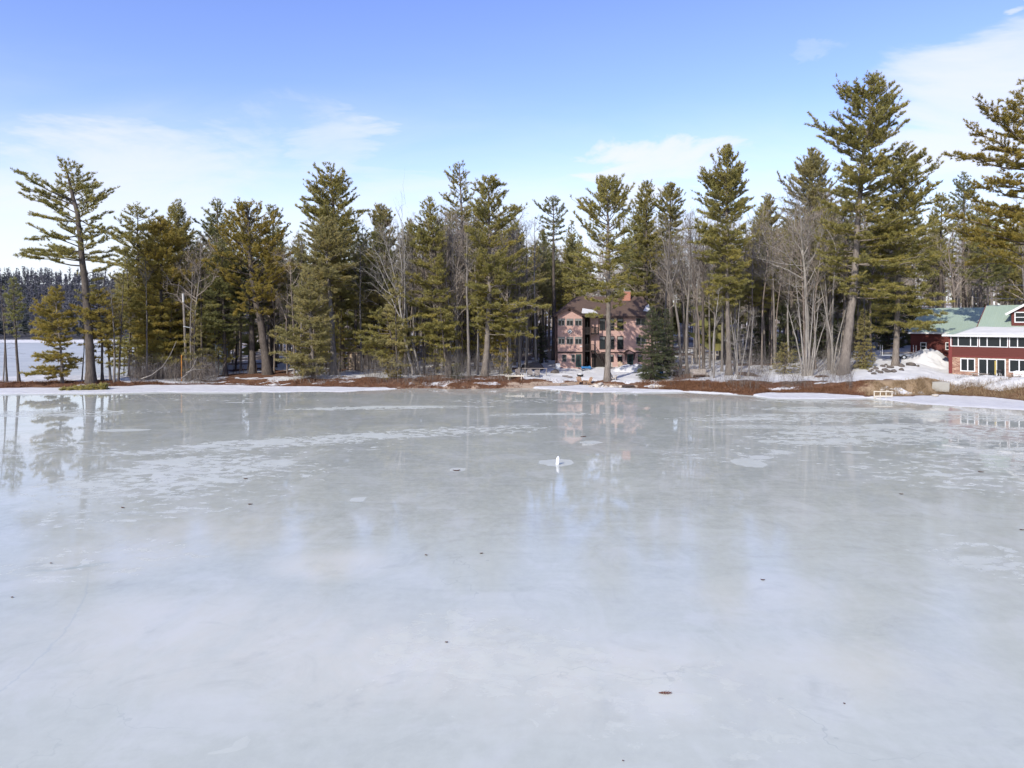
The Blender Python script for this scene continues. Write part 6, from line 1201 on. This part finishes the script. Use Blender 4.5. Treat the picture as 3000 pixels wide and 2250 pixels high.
    MB().lathe([(.1, -.05), (.105, .1), (.1, .35), (.085, .44), (.05, .49), (.01, .505)], 18).build('float', M['buoy'], b, smooth=True); MB().lathe([(.02, .5), (.02, .53), (.005, .54)], 8).build('top_ring', M['buoy'], b)
    # bits lying on the ice
    Y = 2080 * 9 / (2033 - HY); c = thing('pine_cone', 'reddish brown pine cone on the near ice', 'pine cone', (PX(1948, Y), Y, .03))
    m = MB()
    for i in range(9):
        for k in range(5): a = k / 5 * 6.283 + i * .7; x = -.13 + i * .032; rr = .035 * math.sin((i + 1.2) / 10.5 * 3.14) + .008; m.add([(x, math.cos(a) * rr * .4, math.sin(a) * rr * .4), (x + .012, math.cos(a + .5) * rr * .7, math.sin(a + .5) * rr * .7), (x + .045, math.cos(a) * rr * 1.35, math.sin(a) * rr * 1.35), (x + .012, math.cos(a - .5) * rr * .7, math.sin(a - .5) * rr * .7)], [(0, 1, 2, 3)])
    m.build('scales', M['leaf'], c); MB().tube([(-.15, 0, 0), (.16, 0, 0)], [.012, .006], 6).build('core', M['leaf'], c)
    bits = [(1308, 1883, .05, 'dark curled leaf near the middle of the ice'), (1248, 1627, .07, 'small dark leaf on the pale ice left of centre'), (732, 1478, .14, 'dark wet leaf on the ice behind the left flake field'), (720, 1403, .14, 'dark twig scrap among the left flakes'), (360, 1488, .12, 'dark leaf on the ice below the left point'), (1710, 1280, .3, 'flat dark bark piece on the ice left of the house reflection'), (1338, 1379, .28, 'grey bark piece on a white ice plate'),
            (2640, 1448, .13, 'dark leaf on the ice at the right'), (2872, 1383, .2, 'dark leaf near the right flake field'), (36, 1751, .05, 'dark leaf at the left edge of the ice'), (150, 1651, .05, 'tiny leaf beside the grey wet streak'), (2474, 2063, .03, 'tiny dark seed on the near ice at the right'), (2235, 1700, .08, 'pale brown leaf scrap on the right ice'), (1825, 2231, .025, 'tiny leaf at the bottom of the ice'), (2993, 1553, .1, 'dark twig scrap at the right edge of the ice'), (1410, 1622, .07, 'faint brown leaf right of the small dark leaf')]
    for i, (px, py, s, lb) in enumerate(bits):
        s *= .78 if s > .1 else .9
        Y = 2080 * 9 / (py - HY); m = MB(); k = 9; pr = [(math.cos(a) * s * (1 + .35 * math.sin(3 * a + i)), math.sin(a) * s * .55 * (1 + .3 * math.cos(2 * a + i))) for a in np.linspace(0, 6.283, k, endpoint=False)]
        V = [(x, y, .012 + .25 * s * (x / s) ** 2 * .4) for x, y in pr] + [(0, 0, .01)]; m.add(V, [(j, (j + 1) % k, k) for j in range(k)]); V2 = [(x * .96, y * .96, z + .012) for x, y, z in V]; m.add(V2, [(j, (j + 1) % k, k) for j in range(k)])
        o = m.build('dead_leaf', M['leaf'], None, (PX(px, Y), Y, .004), rng.uniform(-.6, .6)); tag(o, lb, 'leaf')
build_sky(); build_light(); build_ground(); build_ice()
build_heroes(); build_woods(); build_cover()
pink_house(); _O, _u, _n, _rz, _T = red_house(); barn(_O, _u, _n, _rz); small_buildings(); build_things()
